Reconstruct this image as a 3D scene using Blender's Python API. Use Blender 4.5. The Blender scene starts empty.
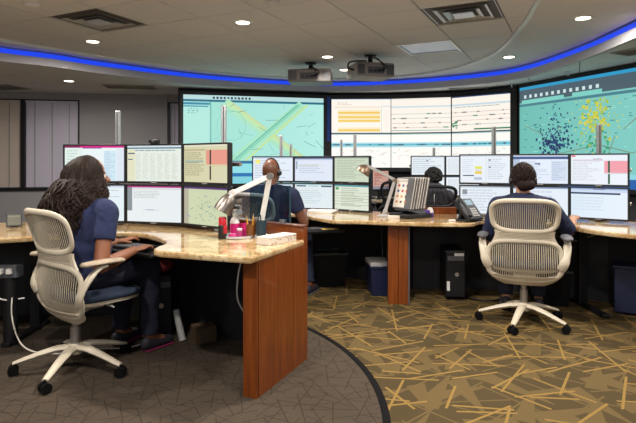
import bpy, bmesh, math, random
from mathutils import Vector, Matrix, Euler

# ------------------------------------------------------------------ scene, camera, light
scene = bpy.context.scene
C = scene.collection
R = math.radians
rnd = random.Random(7)

cam_d = bpy.data.cameras.new('camera')
cam_d.sensor_width = 36.0
cam_d.lens = 530 / 636 * 36.0
cam_d.shift_y = -(211.5 - 162) / 636
cam_d.clip_start = 0.05
cam = bpy.data.objects.new('camera', cam_d)
C.objects.link(cam)
cam.location = (0, 0, 1.25)
cam.rotation_euler = (R(90), 0, 0)
scene.camera = cam

w = bpy.data.worlds.new('world'); scene.world = w
w.use_nodes = True
w.node_tree.nodes['Background'].inputs[0].default_value = (0.02, 0.025, 0.04, 1)
w.node_tree.nodes['Background'].inputs[1].default_value = 0.3

scene.view_settings.view_transform = 'Standard'
scene.view_settings.look = 'None'
scene.view_settings.exposure = 0.0
scene.view_settings.gamma = 1.0
scene.view_settings.use_curve_mapping = False

Z_OUT = 2.438      # lower ceiling outside the oval
Z_IN = 2.614       # raised ceiling inside the oval
WARM = (1.0, 0.93, 0.86)

def lamp(x, y, z, power, size=0.14, color=WARM, spread=175):
    if power < 12 and z > 2.5: spread = 100        # narrow spots near the projectors
    d = bpy.data.lights.new('downlight_lamp', 'AREA')
    d.shape = 'DISK'; d.size = size; d.energy = power; d.color = color
    d.spread = R(spread)
    o = bpy.data.objects.new('downlight_lamp', d)
    o.location = (x, y, z); C.objects.link(o)
    return o

# recessed downlights: x, y, z, power, label
LIGHTS = [
    (-2.55, 6.00, Z_IN, 26, 'round recessed ceiling light beside the left air diffuser'),
    (-0.735, 5.18, Z_IN, 30, 'round recessed ceiling light between the left diffuser and the projectors'),
    (2.51, 5.02, Z_IN, 26, 'round recessed ceiling light at upper right, outside the curved ceiling trim'),
    (2.48, 6.88, Z_IN, 7, 'small recessed light just above the blue strip, right of the curved trim'),
    (0.12, 6.87, Z_IN, 5, 'recessed ceiling light between and above the two projectors'),
    (0.39, 7.85, Z_IN, 5, 'recessed light low beside the right projector'),
    (-3.65, 7.77, Z_OUT, 10, 'recessed light in the lower ceiling near the window blinds'),
]
# the rest of the room's downlights, behind and above the camera's frame
LIGHTS_OFF = [(-2.2, 3.3, Z_IN, 30), (0.3, 3.2, Z_IN, 42), (2.35, 3.3, Z_IN, 26),
              (-1.2, 1.4, Z_IN, 40), (1.0, 1.2, Z_IN, 46), (-2.6, 1.2, Z_IN, 26), (3.7, 3.6, Z_OUT, 22), (3.5, 1.0, Z_OUT, 20)]
for x, y, z, p, *_ in LIGHTS + LIGHTS_OFF:
    lamp(x, y, z - 0.02, p * 1.45)
# cool fill light added behind the camera to brighten the room, no fixture there
d = bpy.data.lights.new('fill_light', 'AREA'); d.shape = 'RECTANGLE'; d.size = 6.0; d.size_y = .9; d.energy = 52; d.color = (.90, .95, 1)
o = bpy.data.objects.new('fill_light', d); o.location = (-.5, -2.6, 2.0); o.rotation_euler = (R(96), 0, 0); C.objects.link(o)

# ------------------------------------------------------------------ colours and materials
def lin(h):
    h = h.lstrip('#')
    out = []
    for i in (0, 2, 4):
        c = int(h[i:i + 2], 16) / 255
        out.append(c / 12.92 if c <= 0.04045 else ((c + 0.055) / 1.055) ** 2.4)
    return tuple(out)

class Graph:
    def __init__(self, name):
        self.m = bpy.data.materials.new(name); self.m.use_nodes = True
        self.t = self.m.node_tree; self.n = self.t.nodes; self.b = self.n['Principled BSDF']
    def link(self, a, b): self.t.links.new(a, b)
    def put(self, sock, v):
        if isinstance(v, bpy.types.NodeSocket): self.link(v, sock)
        elif isinstance(v, tuple) and len(v) == 3 and sock.type == 'RGBA': sock.default_value = v + (1,)
        else: sock.default_value = v
    def math(self, op, a, b=None, clamp=False):
        n = self.n.new('ShaderNodeMath'); n.operation = op; n.use_clamp = clamp
        self.put(n.inputs[0], a)
        if b is not None: self.put(n.inputs[1], b)
        return n.outputs[0]
    def mix(self, f, a, b, mode='MIX'):
        n = self.n.new('ShaderNodeMix'); n.data_type = 'RGBA'; n.blend_type = mode
        self.put(n.inputs[0], f); self.put(n.inputs[6], a); self.put(n.inputs[7], b)
        return n.outputs[2]
    def coord(self, kind='Object'):
        return self.n.new('ShaderNodeTexCoord').outputs[kind]
    def mapping(self, vec, scale=(1, 1, 1), rot=(0, 0, 0)):
        n = self.n.new('ShaderNodeMapping'); self.link(vec, n.inputs[0])
        n.inputs['Scale'].default_value = scale; n.inputs['Rotation'].default_value = rot
        return n.outputs[0]
    def noise(self, vec, scale, detail=3, rough=0.5):
        n = self.n.new('ShaderNodeTexNoise'); self.link(vec, n.inputs['Vector'])
        n.inputs['Scale'].default_value = scale; n.inputs['Detail'].default_value = detail
        n.inputs['Roughness'].default_value = rough
        return n.outputs[0]
    def vor(self, vec, scale, feature='F1', out='Distance', rand=1.0):
        n = self.n.new('ShaderNodeTexVoronoi'); n.feature = feature
        self.link(vec, n.inputs['Vector']); n.inputs['Scale'].default_value = scale
        n.inputs['Randomness'].default_value = rand
        return n.outputs[out]
    def ramp(self, f, stops):
        n = self.n.new('ShaderNodeValToRGB'); self.link(f, n.inputs[0])
        e = n.color_ramp.elements
        while len(e) < len(stops): e.new(0.5)
        for q, (p, c) in zip(e, stops): q.position = p; q.color = tuple(c) + (1,)
        return n.outputs[0]
    def bump(self, h, strength=0.3, dist=0.002):
        n = self.n.new('ShaderNodeBump'); self.link(h, n.inputs['Height'])
        n.inputs['Strength'].default_value = strength; n.inputs['Distance'].default_value = dist
        self.link(n.outputs[0], self.b.inputs['Normal'])
    def set(self, **k):
        names = dict(color='Base Color', rough='Roughness', metal='Metallic', spec='Specular IOR Level',
                     trans='Transmission Weight', alpha='Alpha', emit='Emission Color', power='Emission Strength',
                     sheen='Sheen Weight', coat='Coat Weight', ior='IOR')
        for a, v in k.items(): self.put(self.b.inputs[names[a]], v)
        return self.m

def plain(name, hexc, rough=0.5, metal=0.0, var=0.12, scale=30, bump=0.0, **k):
    g = Graph(name); c = lin(hexc); v = g.coord()
    n = g.noise(v, scale, 3)
    dark = tuple(x * (1 - var) for x in c); lite = tuple(min(1, x * (1 + var)) for x in c)
    g.set(color=g.mix(n, dark, lite), rough=rough, metal=metal, **k)
    if bump: g.bump(g.noise(v, scale * 6, 2), bump)
    return g.m

def wood(name, dark, lite, rough=0.32):
    g = Graph(name); v = g.coord()
    s = g.mapping(v, (14, 14, 0.8))
    n = g.noise(s, 3.0, 5, 0.6)
    f = g.noise(g.mapping(v, (90, 90, 2.2)), 4.0, 2)
    col = g.ramp(n, [(0.25, lin(dark)), (0.75, lin(lite))])
    g.set(color=g.mix(g.math('MULTIPLY', f, 0.45), col, lin(dark)), rough=rough, coat=0.15)
    return g.m

def granite(name):
    g = Graph(name); v = g.coord()
    a = g.noise(v, 9, 6, 0.65)
    col = g.ramp(a, [(0.30, lin('#8a6a42')), (0.45, lin('#b8986a')), (0.58, lin('#cdb48a')), (0.75, lin('#ddcba8'))])
    sp = g.vor(v, 130, 'F1')
    spn = g.noise(v, 45, 3)
    m1 = g.math('GREATER_THAN', spn, 0.60)
    col = g.mix(g.math('MULTIPLY', m1, 0.55), col, lin('#7a5a36'))
    m2 = g.math('LESS_THAN', sp, 0.22)
    col = g.mix(g.math('MULTIPLY', m2, 0.5), col, lin('#5a4630'))
    g.set(color=col, rough=0.10, coat=0.4)
    return g.m

def stick_layer(g, X, Y, ang, lu, lv, seed, half, wedge=False, tilt=0.6, dens=1.0):
    ca, sa = math.cos(R(ang)), math.sin(R(ang))
    u = g.math('ADD', g.math('MULTIPLY', X, ca), g.math('MULTIPLY', Y, sa))
    q = g.math('SUBTRACT', g.math('MULTIPLY', Y, ca), g.math('MULTIPLY', X, sa))
    u = g.math('DIVIDE', g.math('ADD', u, seed * 1.37), lu); q0 = g.math('DIVIDE', g.math('ADD', q, seed * 2.11), lv)
    cu = g.math('FLOOR', u)
    # stagger neighbouring columns
    st = g.n.new('ShaderNodeTexWhiteNoise'); st.noise_dimensions = '1D'
    g.link(g.math('ADD', cu, seed * 17.3), st.inputs['W'])
    q1 = g.math('ADD', q0, st.outputs['Value'])
    cv = g.math('FLOOR', q1)
    fu = g.math('MULTIPLY', g.math('SUBTRACT', u, cu), lu)
    fv = g.math('MULTIPLY', g.math('SUBTRACT', g.math('SUBTRACT', q1, cv), 0.5), lv)
    cx = g.n.new('ShaderNodeCombineXYZ'); g.link(cu, cx.inputs[0]); g.link(cv, cx.inputs[1]); cx.inputs[2].default_value = seed
    wn = g.n.new('ShaderNodeTexWhiteNoise'); wn.noise_dimensions = '3D'; g.link(cx.outputs[0], wn.inputs['Vector'])
    sc = g.n.new('ShaderNodeSeparateColor'); g.link(wn.outputs['Color'], sc.inputs[0])
    off = g.math('MULTIPLY', g.math('ADD', g.math('MULTIPLY', sc.outputs[0], 0.4), 0.3), lu)
    tl = g.math('MULTIPLY', g.math('SUBTRACT', sc.outputs[1], 0.5), tilt)
    d = g.math('ABSOLUTE', g.math('SUBTRACT', g.math('SUBTRACT', fu, off), g.math('MULTIPLY', tl, fv)))
    ln = g.math('MULTIPLY', g.math('ADD', g.math('MULTIPLY', sc.outputs[2], 0.25), 0.25), lv)
    inside = g.math('LESS_THAN', g.math('ABSOLUTE', fv), ln)
    wd = half
    if wedge: wd = g.math('MULTIPLY', g.math('ADD', g.math('DIVIDE', fv, lv), 0.5), half)
    res = g.math('MULTIPLY', g.math('LESS_THAN', d, wd), inside)
    if dens < 1: res = g.math('MULTIPLY', res, g.math('LESS_THAN', wn.outputs['Value'], dens))
    return res

def carpet_sticks(name):
    """brown broadloom with gold straight sticks and dull gold wedges"""
    g = Graph(name); v = g.coord()
    sx = g.n.new('ShaderNodeSeparateXYZ'); g.link(v, sx.inputs[0])
    X, Y = sx.outputs[0], sx.outputs[1]
    layer = lambda *a, **k: stick_layer(g, X, Y, *a, **k)
    def union(ls):
        o = ls[0]
        for l in ls[1:]: o = g.math('MAXIMUM', o, l)
        return o
    wed = union([layer(20, .30, .50, 3, .075, True), layer(100, .36, .46, 5, .065, True), layer(155, .38, .52, 8, .07, True, dens=.8),
                 layer(40, .24, 1.0, 11, .0065), layer(84, .27, .95, 12, .0065), layer(133, .25, 1.0, 13, .0065)])
    st = union([layer(28, .27, .55, 1, .0075, dens=.7), layer(72, .30, .52, 2, .0075, dens=.7), layer(118, .26, .52, 4, .0075, dens=.7),
                layer(160, .30, .58, 6, .007, dens=.7), layer(95, .40, .42, 9, .008)])
    fib = g.noise(v, 260, 2)
    base = g.mix(fib, lin('#3c3222'), lin('#51452c'))
    gold = g.mix(fib, lin('#514329'), lin('#695839'))
    hot = g.mix(fib, lin('#715a31'), lin('#927540'))
    col = g.mix(wed, base, gold)
    col = g.mix(st, col, hot)
    g.set(color=col, rough=0.95, spec=0.1)
    g.bump(fib, 0.5, 0.003)
    return g.m

def carpet_brown(name):
    g = Graph(name); v = g.coord()
    sx = g.n.new('ShaderNodeSeparateXYZ'); g.link(v, sx.inputs[0]); X, Y = sx.outputs[0], sx.outputs[1]
    ls = [stick_layer(g, X, Y, *a) for a in ((15, .085, .34, 21, .003), (60, .10, .36, 22, .003), (105, .09, .32, 23, .003), (150, .10, .36, 24, .003))]
    l = ls[0]
    for b in ls[1:]: l = g.math('MAXIMUM', l, b)
    fib = g.noise(v, 260, 2)
    base = g.mix(fib, lin('#3b342c'), lin('#51473c'))
    g.set(color=g.mix(g.math('MULTIPLY', l, .7), base, lin('#2b251e')), rough=0.95, spec=0.1)
    g.bump(fib, 0.5, 0.003)
    return g.m

def emit_mat(name, hexc, power):
    g = Graph(name); c = lin(hexc)
    return g.set(color=(0.02, 0.02, 0.02), emit=c, power=power, rough=0.4)

def screen_mat(name, power):
    g = Graph(name)
    a = g.n.new('ShaderNodeAttribute'); a.attribute_name = 'Col'
    return g.set(color=(0.01, 0.01, 0.01), emit=a.outputs['Color'], power=power, rough=0.35)

def glass_mat(name, hexc, rough=0.02):
    g = Graph(name)
    tr = g.n.new('ShaderNodeBsdfTransparent'); tr.inputs[0].default_value = lin(hexc) + (1,)
    gl = g.n.new('ShaderNodeBsdfGlossy'); gl.inputs['Roughness'].default_value = rough
    fr = g.n.new('ShaderNodeFresnel'); fr.inputs[0].default_value = 1.45
    ge = g.n.new('ShaderNodeNewGeometry')      # the pane's inner faces only let light through
    fc = g.math('MULTIPLY', fr.outputs[0], g.math('SUBTRACT', 1.0, ge.outputs['Backfacing']))
    mx = g.n.new('ShaderNodeMixShader'); g.link(fc, mx.inputs[0]); g.link(tr.outputs[0], mx.inputs[1]); g.link(gl.outputs[0], mx.inputs[2])
    g.link(mx.outputs[0], g.n['Material Output'].inputs[0])
    return g.m

M = dict(
    wall=plain('painted_wall', '#a6a4a6', 0.85, var=.04, scale=3, bump=.05),
    navy_wall=plain('dark_navy_wall', '#16233f', 0.7, var=.08),
    dark_wall=plain('charcoal_wall', '#2a2b30', 0.8, var=.08),
    ceil=plain('ceiling_tile', '#e4e4e8', 0.9, var=.05, scale=60, bump=.15),
    ceil_dry=plain('ceiling_drywall', '#e4e4e8', 0.85, var=.03, scale=5),
    fascia=plain('fascia_paint', '#c4c2c6', 0.8, var=.03, scale=5),
    grid=plain('ceiling_grid', '#5f5a56', 0.7),
    trim=plain('white_trim', '#eef2fa', 0.3),
    blue=emit_mat('blue_led', '#1a44ee', 1.0),
    lamp=emit_mat('lamp_lens', '#fff0d6', 6.0),
    chrome=plain('bright_metal', '#cdd3dc', 0.3, .3),
    alu=plain('brushed_aluminium', '#b9b6b4', 0.35, .9),
    silver=plain('silver_paint', '#8f877e', 0.34, .9),
    bronze=plain('bronze_paint', '#8c7663', 0.35, .7),
    binblack=plain('bin_black', '#08080a', 0.6, spec=.2),
    black=plain('black_plastic', '#121214', 0.45),
    blackm=plain('black_metal', '#17171a', 0.5, .3),
    dark=plain('dark_laminate', '#1d1c1e', 0.6),
    rubber=plain('black_rubber', '#0b0b0b', 0.9, spec=.15),
    grey=plain('grey_plastic', '#55565a', 0.5),
    lgrey=plain('light_grey_plastic', '#a5a39f', 0.5),
    white=plain('white_plastic', '#d9d7d2', 0.4),
    ivory=plain('ivory_plastic', '#c2b7a2', 0.4, var=.04),
    ivoryd=plain('ivory_mesh', '#b3a893', 0.5, var=.05),
    seat=plain('navy_seat_fabric', '#1f2c40', 0.9, scale=120, bump=.2),
    wood=wood('cherry_wood', '#5a270b', '#964e1a'),
    granite=granite('granite_laminate'),
    carpet=carpet_sticks('stick_carpet'), carpet2=carpet_brown('brown_carpet'),
    blind=plain('blind_slat', '#e8e4f4', 0.6, var=.06),
    blindw=plain('blind_slat_warm', '#e6d8cc', 0.6, var=.06),
    screen=screen_mat('screen_light', 1.0),
    wallscreen=screen_mat('video_wall_light', 1.0),
    glass=glass_mat('divider_glass', '#b9cdd6'),
    navy=plain('navy_shirt', '#1c2649', 0.9, scale=60, bump=.15),
    navyd=plain('dark_navy_shirt', '#161f3c', 0.9, scale=60, bump=.15),
    greyc=plain('dark_grey_fabric', '#4c4a50', 0.9, scale=60, bump=.15),
    jeans=plain('dark_jeans', '#1a2136', 0.9, scale=60, bump=.2),
    trous=plain('dark_trousers', '#16182a', 0.9, scale=60, bump=.15),
    skin1=plain('brown_skin', '#85543a', 0.5, var=.06, scale=12),
    skin2=plain('deep_brown_skin', '#6a402c', 0.45, var=.06, scale=12),
    skin3=plain('medium_skin', '#a87c60', 0.5, var=.06, scale=12),
    hair=plain('dark_brown_hair', '#22140c', 0.6, var=.5, scale=40, spec=.25),
    hair2=plain('brown_hair', '#1f1410', 0.7, var=.4, scale=60, spec=.15),
    hair3=plain('black_hair', '#15110f', 0.7, var=.4, scale=60),
    eyew=plain('eye_white', '#e4e0da', 0.25), iris=plain('dark_iris', '#20120c', 0.2),
    red=plain('red_plastic', '#b01828', 0.4), pink=plain('magenta_plastic', '#c41a6c', 0.35),
    yellow=plain('yellow_plastic', '#d9a52c', 0.45), purple=plain('purple_plastic', '#4a2080', 0.4),
    amber=plain('amber_plastic', '#7a4a1c', 0.35), teal=plain('dark_teal_plastic', '#1d3844', 0.4),
    paper=plain('paper', '#e6e2da', 0.8, var=.04), cream=plain('patterned_card', '#d8cfc2', 0.7, var=.2, scale=90),
    card=plain('cardboard', '#4c3824', 0.85), bluebin=plain('blue_plastic', '#121b3a', 0.5),
    clear=glass_mat('clear_plastic', '#e6d7df', 0.08), shoe=plain('dark_shoe', '#26222c', 0.7), tan=plain('tan_laminate', '#9a8a74', .6),
    projgrey=plain('projector_grey', '#8f8984', .5),
    label=plain('white_label', '#d8d8d4', 0.6),
)

# ------------------------------------------------------------------ mesh building
class MB:
    def __init__(self): self.v = []; self.f = []
    def add(self, vs, fs):
        o = len(self.v); self.v += [tuple(p) for p in vs]; self.f += [tuple(i + o for i in f) for f in fs]; return self
    def box(self, c, s, rz=0, mat=None):
        hx, hy, hz = s[0] / 2, s[1] / 2, s[2] / 2
        m = mat if mat is not None else Matrix.Rotation(rz, 3, 'Z')
        c = Vector(c)
        vs = [c + m @ Vector((x, y, z)) for z in (-hz, hz) for x, y in ((-hx, -hy), (hx, -hy), (hx, hy), (-hx, hy))]
        return self.add(vs, [(3, 2, 1, 0), (4, 5, 6, 7), (0, 1, 5, 4), (1, 2, 6, 5), (2, 3, 7, 6), (3, 0, 4, 7)])
    def prism(self, poly, z0, z1):
        a = sum(poly[i][0] * poly[(i + 1) % len(poly)][1] - poly[(i + 1) % len(poly)][0] * poly[i][1] for i in range(len(poly)))
        if a < 0: poly = poly[::-1]
        n = len(poly)
        vs = [(x, y, z0) for x, y in poly] + [(x, y, z1) for x, y in poly]
        return self.add(vs, [tuple(range(n - 1, -1, -1)), tuple(range(n, 2 * n))] + [(i, (i + 1) % n, n + (i + 1) % n, n + i) for i in range(n)])
    def ring(self, center, ax, r, n, up=None):
        ax = Vector(ax).normalized()
        u = Vector(up) if up else (Vector((0, 0, 1)) if abs(ax.z) < .9 else Vector((1, 0, 0)))
        s = ax.cross(u).normalized(); t = s.cross(ax).normalized()
        ra, rb = (r, r) if not isinstance(r, tuple) else r
        return [Vector(center) + s * (ra * math.cos(2 * math.pi * i / n)) + t * (rb * math.sin(2 * math.pi * i / n)) for i in range(n)]
    def tube(self, pts, r, n=8, closed=False, up=None, caps=True):
        pts = [Vector(p) for p in pts]; k = len(pts)
        rs = r if isinstance(r, list) else [r] * k
        vs = []
        for i, p in enumerate(pts):
            a = pts[(i + 1) % k] if (closed or i < k - 1) else p
            b = pts[i - 1] if (closed or i > 0) else p
            vs += self.ring(p, (a - b), rs[i], n, up)
        fs = []
        for i in range(k if closed else k - 1):
            j = (i + 1) % k
            for q in range(n):
                fs.append((i * n + q, i * n + (q + 1) % n, j * n + (q + 1) % n, j * n + q))
        if not closed and caps:
            fs.append(tuple(range(n - 1, -1, -1))); fs.append(tuple((k - 1) * n + q for q in range(n)))
        return self.add(vs, fs)
    def cyl(self, a, b, r1, r2=None, n=16): return self.tube([a, b], [r1, r1 if r2 is None else r2], n)
    def ell(self, c, r, rot=None, nu=16, nv=10):
        m = rot if rot is not None else Matrix.Identity(3)
        c = Vector(c); r = (r, r, r) if not isinstance(r, (tuple, list)) else r
        vs = [c + m @ Vector((0, 0, -r[2]))]
        for j in range(1, nv):
            t = -math.pi / 2 + math.pi * j / nv
            for i in range(nu):
                p = 2 * math.pi * i / nu
                vs.append(c + m @ Vector((r[0] * math.cos(t) * math.cos(p), r[1] * math.cos(t) * math.sin(p), r[2] * math.sin(t))))
        vs.append(c + m @ Vector((0, 0, r[2])))
        fs = [(0, 1 + (i + 1) % nu, 1 + i) for i in range(nu)]
        for j in range(nv - 2):
            for i in range(nu):
                a = 1 + j * nu + i; b = 1 + j * nu + (i + 1) % nu
                fs.append((a, b, b + nu, a + nu))
        l = len(vs) - 1; o = 1 + (nv - 2) * nu
        fs += [(o + i, o + (i + 1) % nu, l) for i in range(nu)]
        return self.add(vs, fs)
    def cap(self, a, b, r1, r2=None):
        r2 = r1 if r2 is None else r2
        self.ell(a, r1, nu=12, nv=8); self.ell(b, r2, nu=12, nv=8); self.cyl(a, b, r1, r2, 12); return self
    def lathe(self, c, prof, n=20):
        c = Vector(c); vs = []
        for r, z in prof: vs += [c + Vector((r * math.cos(2 * math.pi * i / n), r * math.sin(2 * math.pi * i / n), z)) for i in range(n)]
        fs = []
        for j in range(len(prof) - 1):
            for i in range(n):
                fs.append((j * n + i, j * n + (i + 1) % n, (j + 1) * n + (i + 1) % n, (j + 1) * n + i))
        fs.append(tuple(range(n - 1, -1, -1))); fs.append(tuple((len(prof) - 1) * n + i for i in range(n)))
        return self.add(vs, fs)
    def mesh(self, name):
        me = bpy.data.meshes.new(name); me.from_pydata([tuple(p) for p in self.v], [], self.f)
        bm = bmesh.new(); bm.from_mesh(me); bmesh.ops.recalc_face_normals(bm, faces=bm.faces); bm.to_mesh(me); bm.free()
        return me
    def build(self, name, m, parent=None, smooth=None, bevel=0, loc=None, rz=0):
        me = self.mesh(name); me.materials.append(m)
        return link(name, me, parent, smooth, bevel, loc, rz)

def link(name, me, parent=None, smooth=None, bevel=0, loc=None, rz=0):
    o = bpy.data.objects.new(name, me); C.objects.link(o)
    if loc: o.location = loc
    o.rotation_euler[2] = rz
    if parent: o.parent = parent
    if smooth:
        for p in me.polygons: p.use_smooth = True
        me.set_sharp_from_angle(angle=R(smooth if smooth is not True else 50))
    if bevel:
        b = o.modifiers.new('bevel', 'BEVEL'); b.width = bevel; b.segments = 2; b.limit_method = 'ANGLE'; b.angle_limit = R(40)
    return o

def tag(o, label=None, cat=None, group=None, kind=None):
    if label: o['label'] = label
    if cat: o['category'] = cat
    if group: o['group'] = group
    if kind: o['kind'] = kind
    return o

def thing(name, label, cat, loc=(0, 0, 0), rz=0, group=None):
    o = bpy.data.objects.new(name, None); C.objects.link(o); o.empty_display_size = .1
    o.location = loc; o.rotation_euler[2] = rz
    return tag(o, label, cat, group)

def copy_tree(o, parent=None, table=None):
    c = o.copy(); C.objects.link(c)
    if parent: c.parent = parent
    for ch in list(o.children): copy_tree(ch, c)
    return c

def struct(name, mb, m, **k):
    o = mb.build(name, m, **k); o['kind'] = 'structure'; return o

def remesh(mb, name, voxel, m, parent=None, smooth_it=4):
    me = mb.mesh(name); tmp = bpy.data.objects.new('tmp', me); C.objects.link(tmp)
    r = tmp.modifiers.new('r', 'REMESH'); r.mode = 'VOXEL'; r.voxel_size = voxel
    if smooth_it:
        s = tmp.modifiers.new('s', 'SMOOTH'); s.factor = .5; s.iterations = smooth_it
    dg = bpy.context.evaluated_depsgraph_get(); dg.update()
    out = bpy.data.meshes.new_from_object(tmp.evaluated_get(dg)); out.name = name
    bpy.data.objects.remove(tmp); bpy.data.meshes.remove(me)
    out.materials.clear(); out.materials.append(m)
    for p in out.polygons: p.use_smooth = True
    return link(name, out, parent)

def catmull(pts, closed=False, sub=8):
    n = len(pts); out = []
    for i in range(n if closed else n - 1):
        g = (lambda k: pts[k % n]) if closed else (lambda k: pts[max(0, min(n - 1, k))])
        p0, p1, p2, p3 = map(Vector, (g(i - 1), g(i), g(i + 1), g(i + 2)))
        for s in range(sub):
            t = s / sub
            out.append(.5 * ((2 * p1) + (p2 - p0) * t + (2 * p0 - 5 * p1 + 4 * p2 - p3) * t * t + (3 * p1 - p0 - 3 * p2 + p3) * t ** 3))
    if not closed: out.append(Vector(pts[-1]))
    return out

def clip(poly, ax, ay, c):
    """keep the side ax*x+ay*y<=c of a polygon"""
    out = []
    for i in range(len(poly)):
        p, q = poly[i], poly[(i + 1) % len(poly)]
        dp, dq = ax * p[0] + ay * p[1] - c, ax * q[0] + ay * q[1] - c
        if dp <= 0: out.append(p)
        if dp * dq < 0:
            t = dp / (dp - dq); out.append((p[0] + (q[0] - p[0]) * t, p[1] + (q[1] - p[1]) * t))
    return out

def inside(poly, x, y):
    r = False
    for i in range(len(poly)):
        x1, y1 = poly[i]; x2, y2 = poly[i - 1]
        if (y1 > y) != (y2 > y) and x < (x2 - x1) * (y - y1) / (y2 - y1) + x1: r = not r
    return r
# ------------------------------------------------------------------ screens: flat print on real panes
def screen(name, wd, ht, items, parent, y=0.0, m='screen', z0=0.0):
    """a lit pane in the local XZ plane facing -Y; items are (kind, u0, v0, u1, v1, ...) with v down from the top"""
    vs, fs, cols = [], [], []
    def P(u, v, k): return ((u - .5) * wd, y - 2e-5 * k, z0 + (1 - v) * ht)
    for k, it in enumerate(items):
        t = it[0]; o = len(vs)
        if t == 'r':
            _, u0, v0, u1, v1, c = it
            vs += [P(u0, v1, k), P(u1, v1, k), P(u1, v0, k), P(u0, v0, k)]; cc = [lin(c)] * 4
        elif t == 'g':
            _, u0, v0, u1, v1, c, c2 = it
            vs += [P(u0, v1, k), P(u1, v1, k), P(u1, v0, k), P(u0, v0, k)]; cc = [lin(c), lin(c2), lin(c2), lin(c)]
        elif t == 'l':
            _, u0, v0, u1, v1, wi, c = it
            dx, dy = (u1 - u0) * wd, (v1 - v0) * ht; l = math.hypot(dx, dy) or 1
            nu, nv = -dy / l * wi / 2 / wd, dx / l * wi / 2 / ht
            q = [(u0 + nu, v0 + nv), (u1 + nu, v1 + nv), (u1 - nu, v1 - nv), (u0 - nu, v0 - nv)]
            q = [(min(1, max(0, a)), min(1, max(0, b))) for a, b in q]
            vs += [P(a, b, k) for a, b in q]; cc = [lin(c)] * 4
        fs.append((o, o + 1, o + 2, o + 3)); cols += cc
    me = bpy.data.meshes.new(name); me.from_pydata(vs, [], fs)
    a = me.color_attributes.new('Col', 'FLOAT_COLOR', 'POINT')
    for i, c in enumerate(cols): a.data[i].color = c + (1,)
    me.materials.append(M[m])
    return link(name, me, parent)

def text(u0, v0, u1, v1, rows, c, seed, fill=.7, th=.45):
    q = random.Random(seed); out = []; dv = (v1 - v0) / rows
    for i in range(rows):
        u = u0
        end = u0 + (u1 - u0) * q.uniform(fill * .6, min(1, fill * 1.3))
        while u < end:
            l = q.uniform(.03, .10) * (u1 - u0) * 1.5
            out.append(('r', u, v0 + i * dv, min(u + l, u1), v0 + (i + th) * dv, c)); u += l + .012
    return out

# ------------------------------------------------------------------ floor
struct('floor', MB().box((0, 3.4, -.05), (15, 14, .1)), M['carpet'])
floor = C.objects['floor']
CX, CY, CR = -1.83, 2.70, 2.15
cir = [(CX + CR * math.cos(2 * math.pi * i / 96), CY + CR * math.sin(2 * math.pi * i / 96)) for i in range(96)]
o = MB().prism(cir, .0, .004).build('carpet_inlay', M['carpet2'], floor)
e = MB()
n = 128
prof = [(CR - .004, 0), (CR - .004, .006), (CR + .008, .009), (CR + .026, .009), (CR + .036, .004), (CR + .036, 0)]
vs, fs = [], []
for i in range(n):
    a = 2 * math.pi * i / n
    for r, z in prof: vs.append((CX + r * math.cos(a), CY + r * math.sin(a), z))
k = len(prof)
for i in range(n):
    for j in range(k):
        fs.append((i * k + j, i * k + (j + 1) % k, ((i + 1) % n) * k + (j + 1) % k, ((i + 1) % n) * k + j))
e.add(vs, fs).build('edge_strip', M['rubber'], floor, smooth=40)

# ------------------------------------------------------------------ walls
W0 = Vector((-6.3, 8.75)); WD = Vector((3.95, .80)).normalized(); WN = Vector((-WD.y, WD.x)); WA = math.atan2(WD.y, WD.x)
def wbox(mb, t0, t1, z0, z1, d0, d1):
    c = W0 + WD * ((t0 + t1) / 2) + WN * ((d0 + d1) / 2)
    mb.box((c.x, c.y, (z0 + z1) / 2), (t1 - t0, d1 - d0, z1 - z0), WA)
ZT, ZS = 2.325, .772
mb = MB()
wbox(mb, -.4, 4.4, 0, ZS, 0, .22)
wbox(mb, -.4, 4.4, ZT, 2.72, 0.02, .22)
wbox(mb, -.4, .20, ZS, ZT, 0, .22); wbox(mb, 2.215, 3.68, 0, 2.5, -.02, .22); wbox(mb, 4.25, 4.4, ZS, ZT, 0, .22)
wbox(mb, -.4, 4.4, 0, 2.72, .2, .24)
struct('wall_back', mb, M['wall'])
mb = MB(); wbox(mb, .15, 2.213, ZS - .02, ZS, -.02, .18); wbox(mb, 3.68, 4.25, ZS - .02, ZS, -.02, .18)
struct('trim_1', mb, M['dark'])
def window(n, t0, t1, bm):
    mb = MB(); f = .035
    for a, b, c, d in ((t0, t0 + f, ZS, ZT), (t1 - f, t1, ZS, ZT), (t0, t1, ZT - .02, ZT), (t0, t1, ZS, ZS + .03)):
        wbox(mb, a, b, c, d, .03, .16)
    o = struct('window_%d' % n, mb, M['black'])
    g = MB(); wbox(g, t0 + f, t1 - f, ZS + .03, ZT - .02, .14, .145); g.build('pane', M['glass'], o)
    b = MB(); k = 62; dz = (ZT - ZS - .09) / k
    for i in range(k):
        z = ZS + .045 + dz * (i + .5)
        c = W0 + WD * ((t0 + t1) / 2) + WN * .085
        b.box((c.x, c.y, z), (t1 - t0 - 2 * f - .01, .002, dz * 1.12), mat=Matrix.Rotation(WA, 3, 'Z') @ Matrix.Rotation(R(20), 3, 'X'))
    tag(b.build('blind', M[bm], o), kind='stuff')
    r = MB(); wbox(r, t0 + f, t1 - f, ZT - .055, ZT - .02, .06, .11); r.build('head_rail', M[bm], o)
    l = MB()
    for q in (.2, .5, .8):
        t = t0 + (t1 - t0) * q; wbox(l, t - .006, t + .006, ZS + .04, ZT - .05, .066, .068)
    tag(l.build('ladder_tape', M['lgrey'], o), kind='stuff')
window(1, .20, 1.295, 'blindw'); window(2, 1.295, 2.21, 'blind'); window(3, 3.685, 4.25, 'blind')

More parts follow.
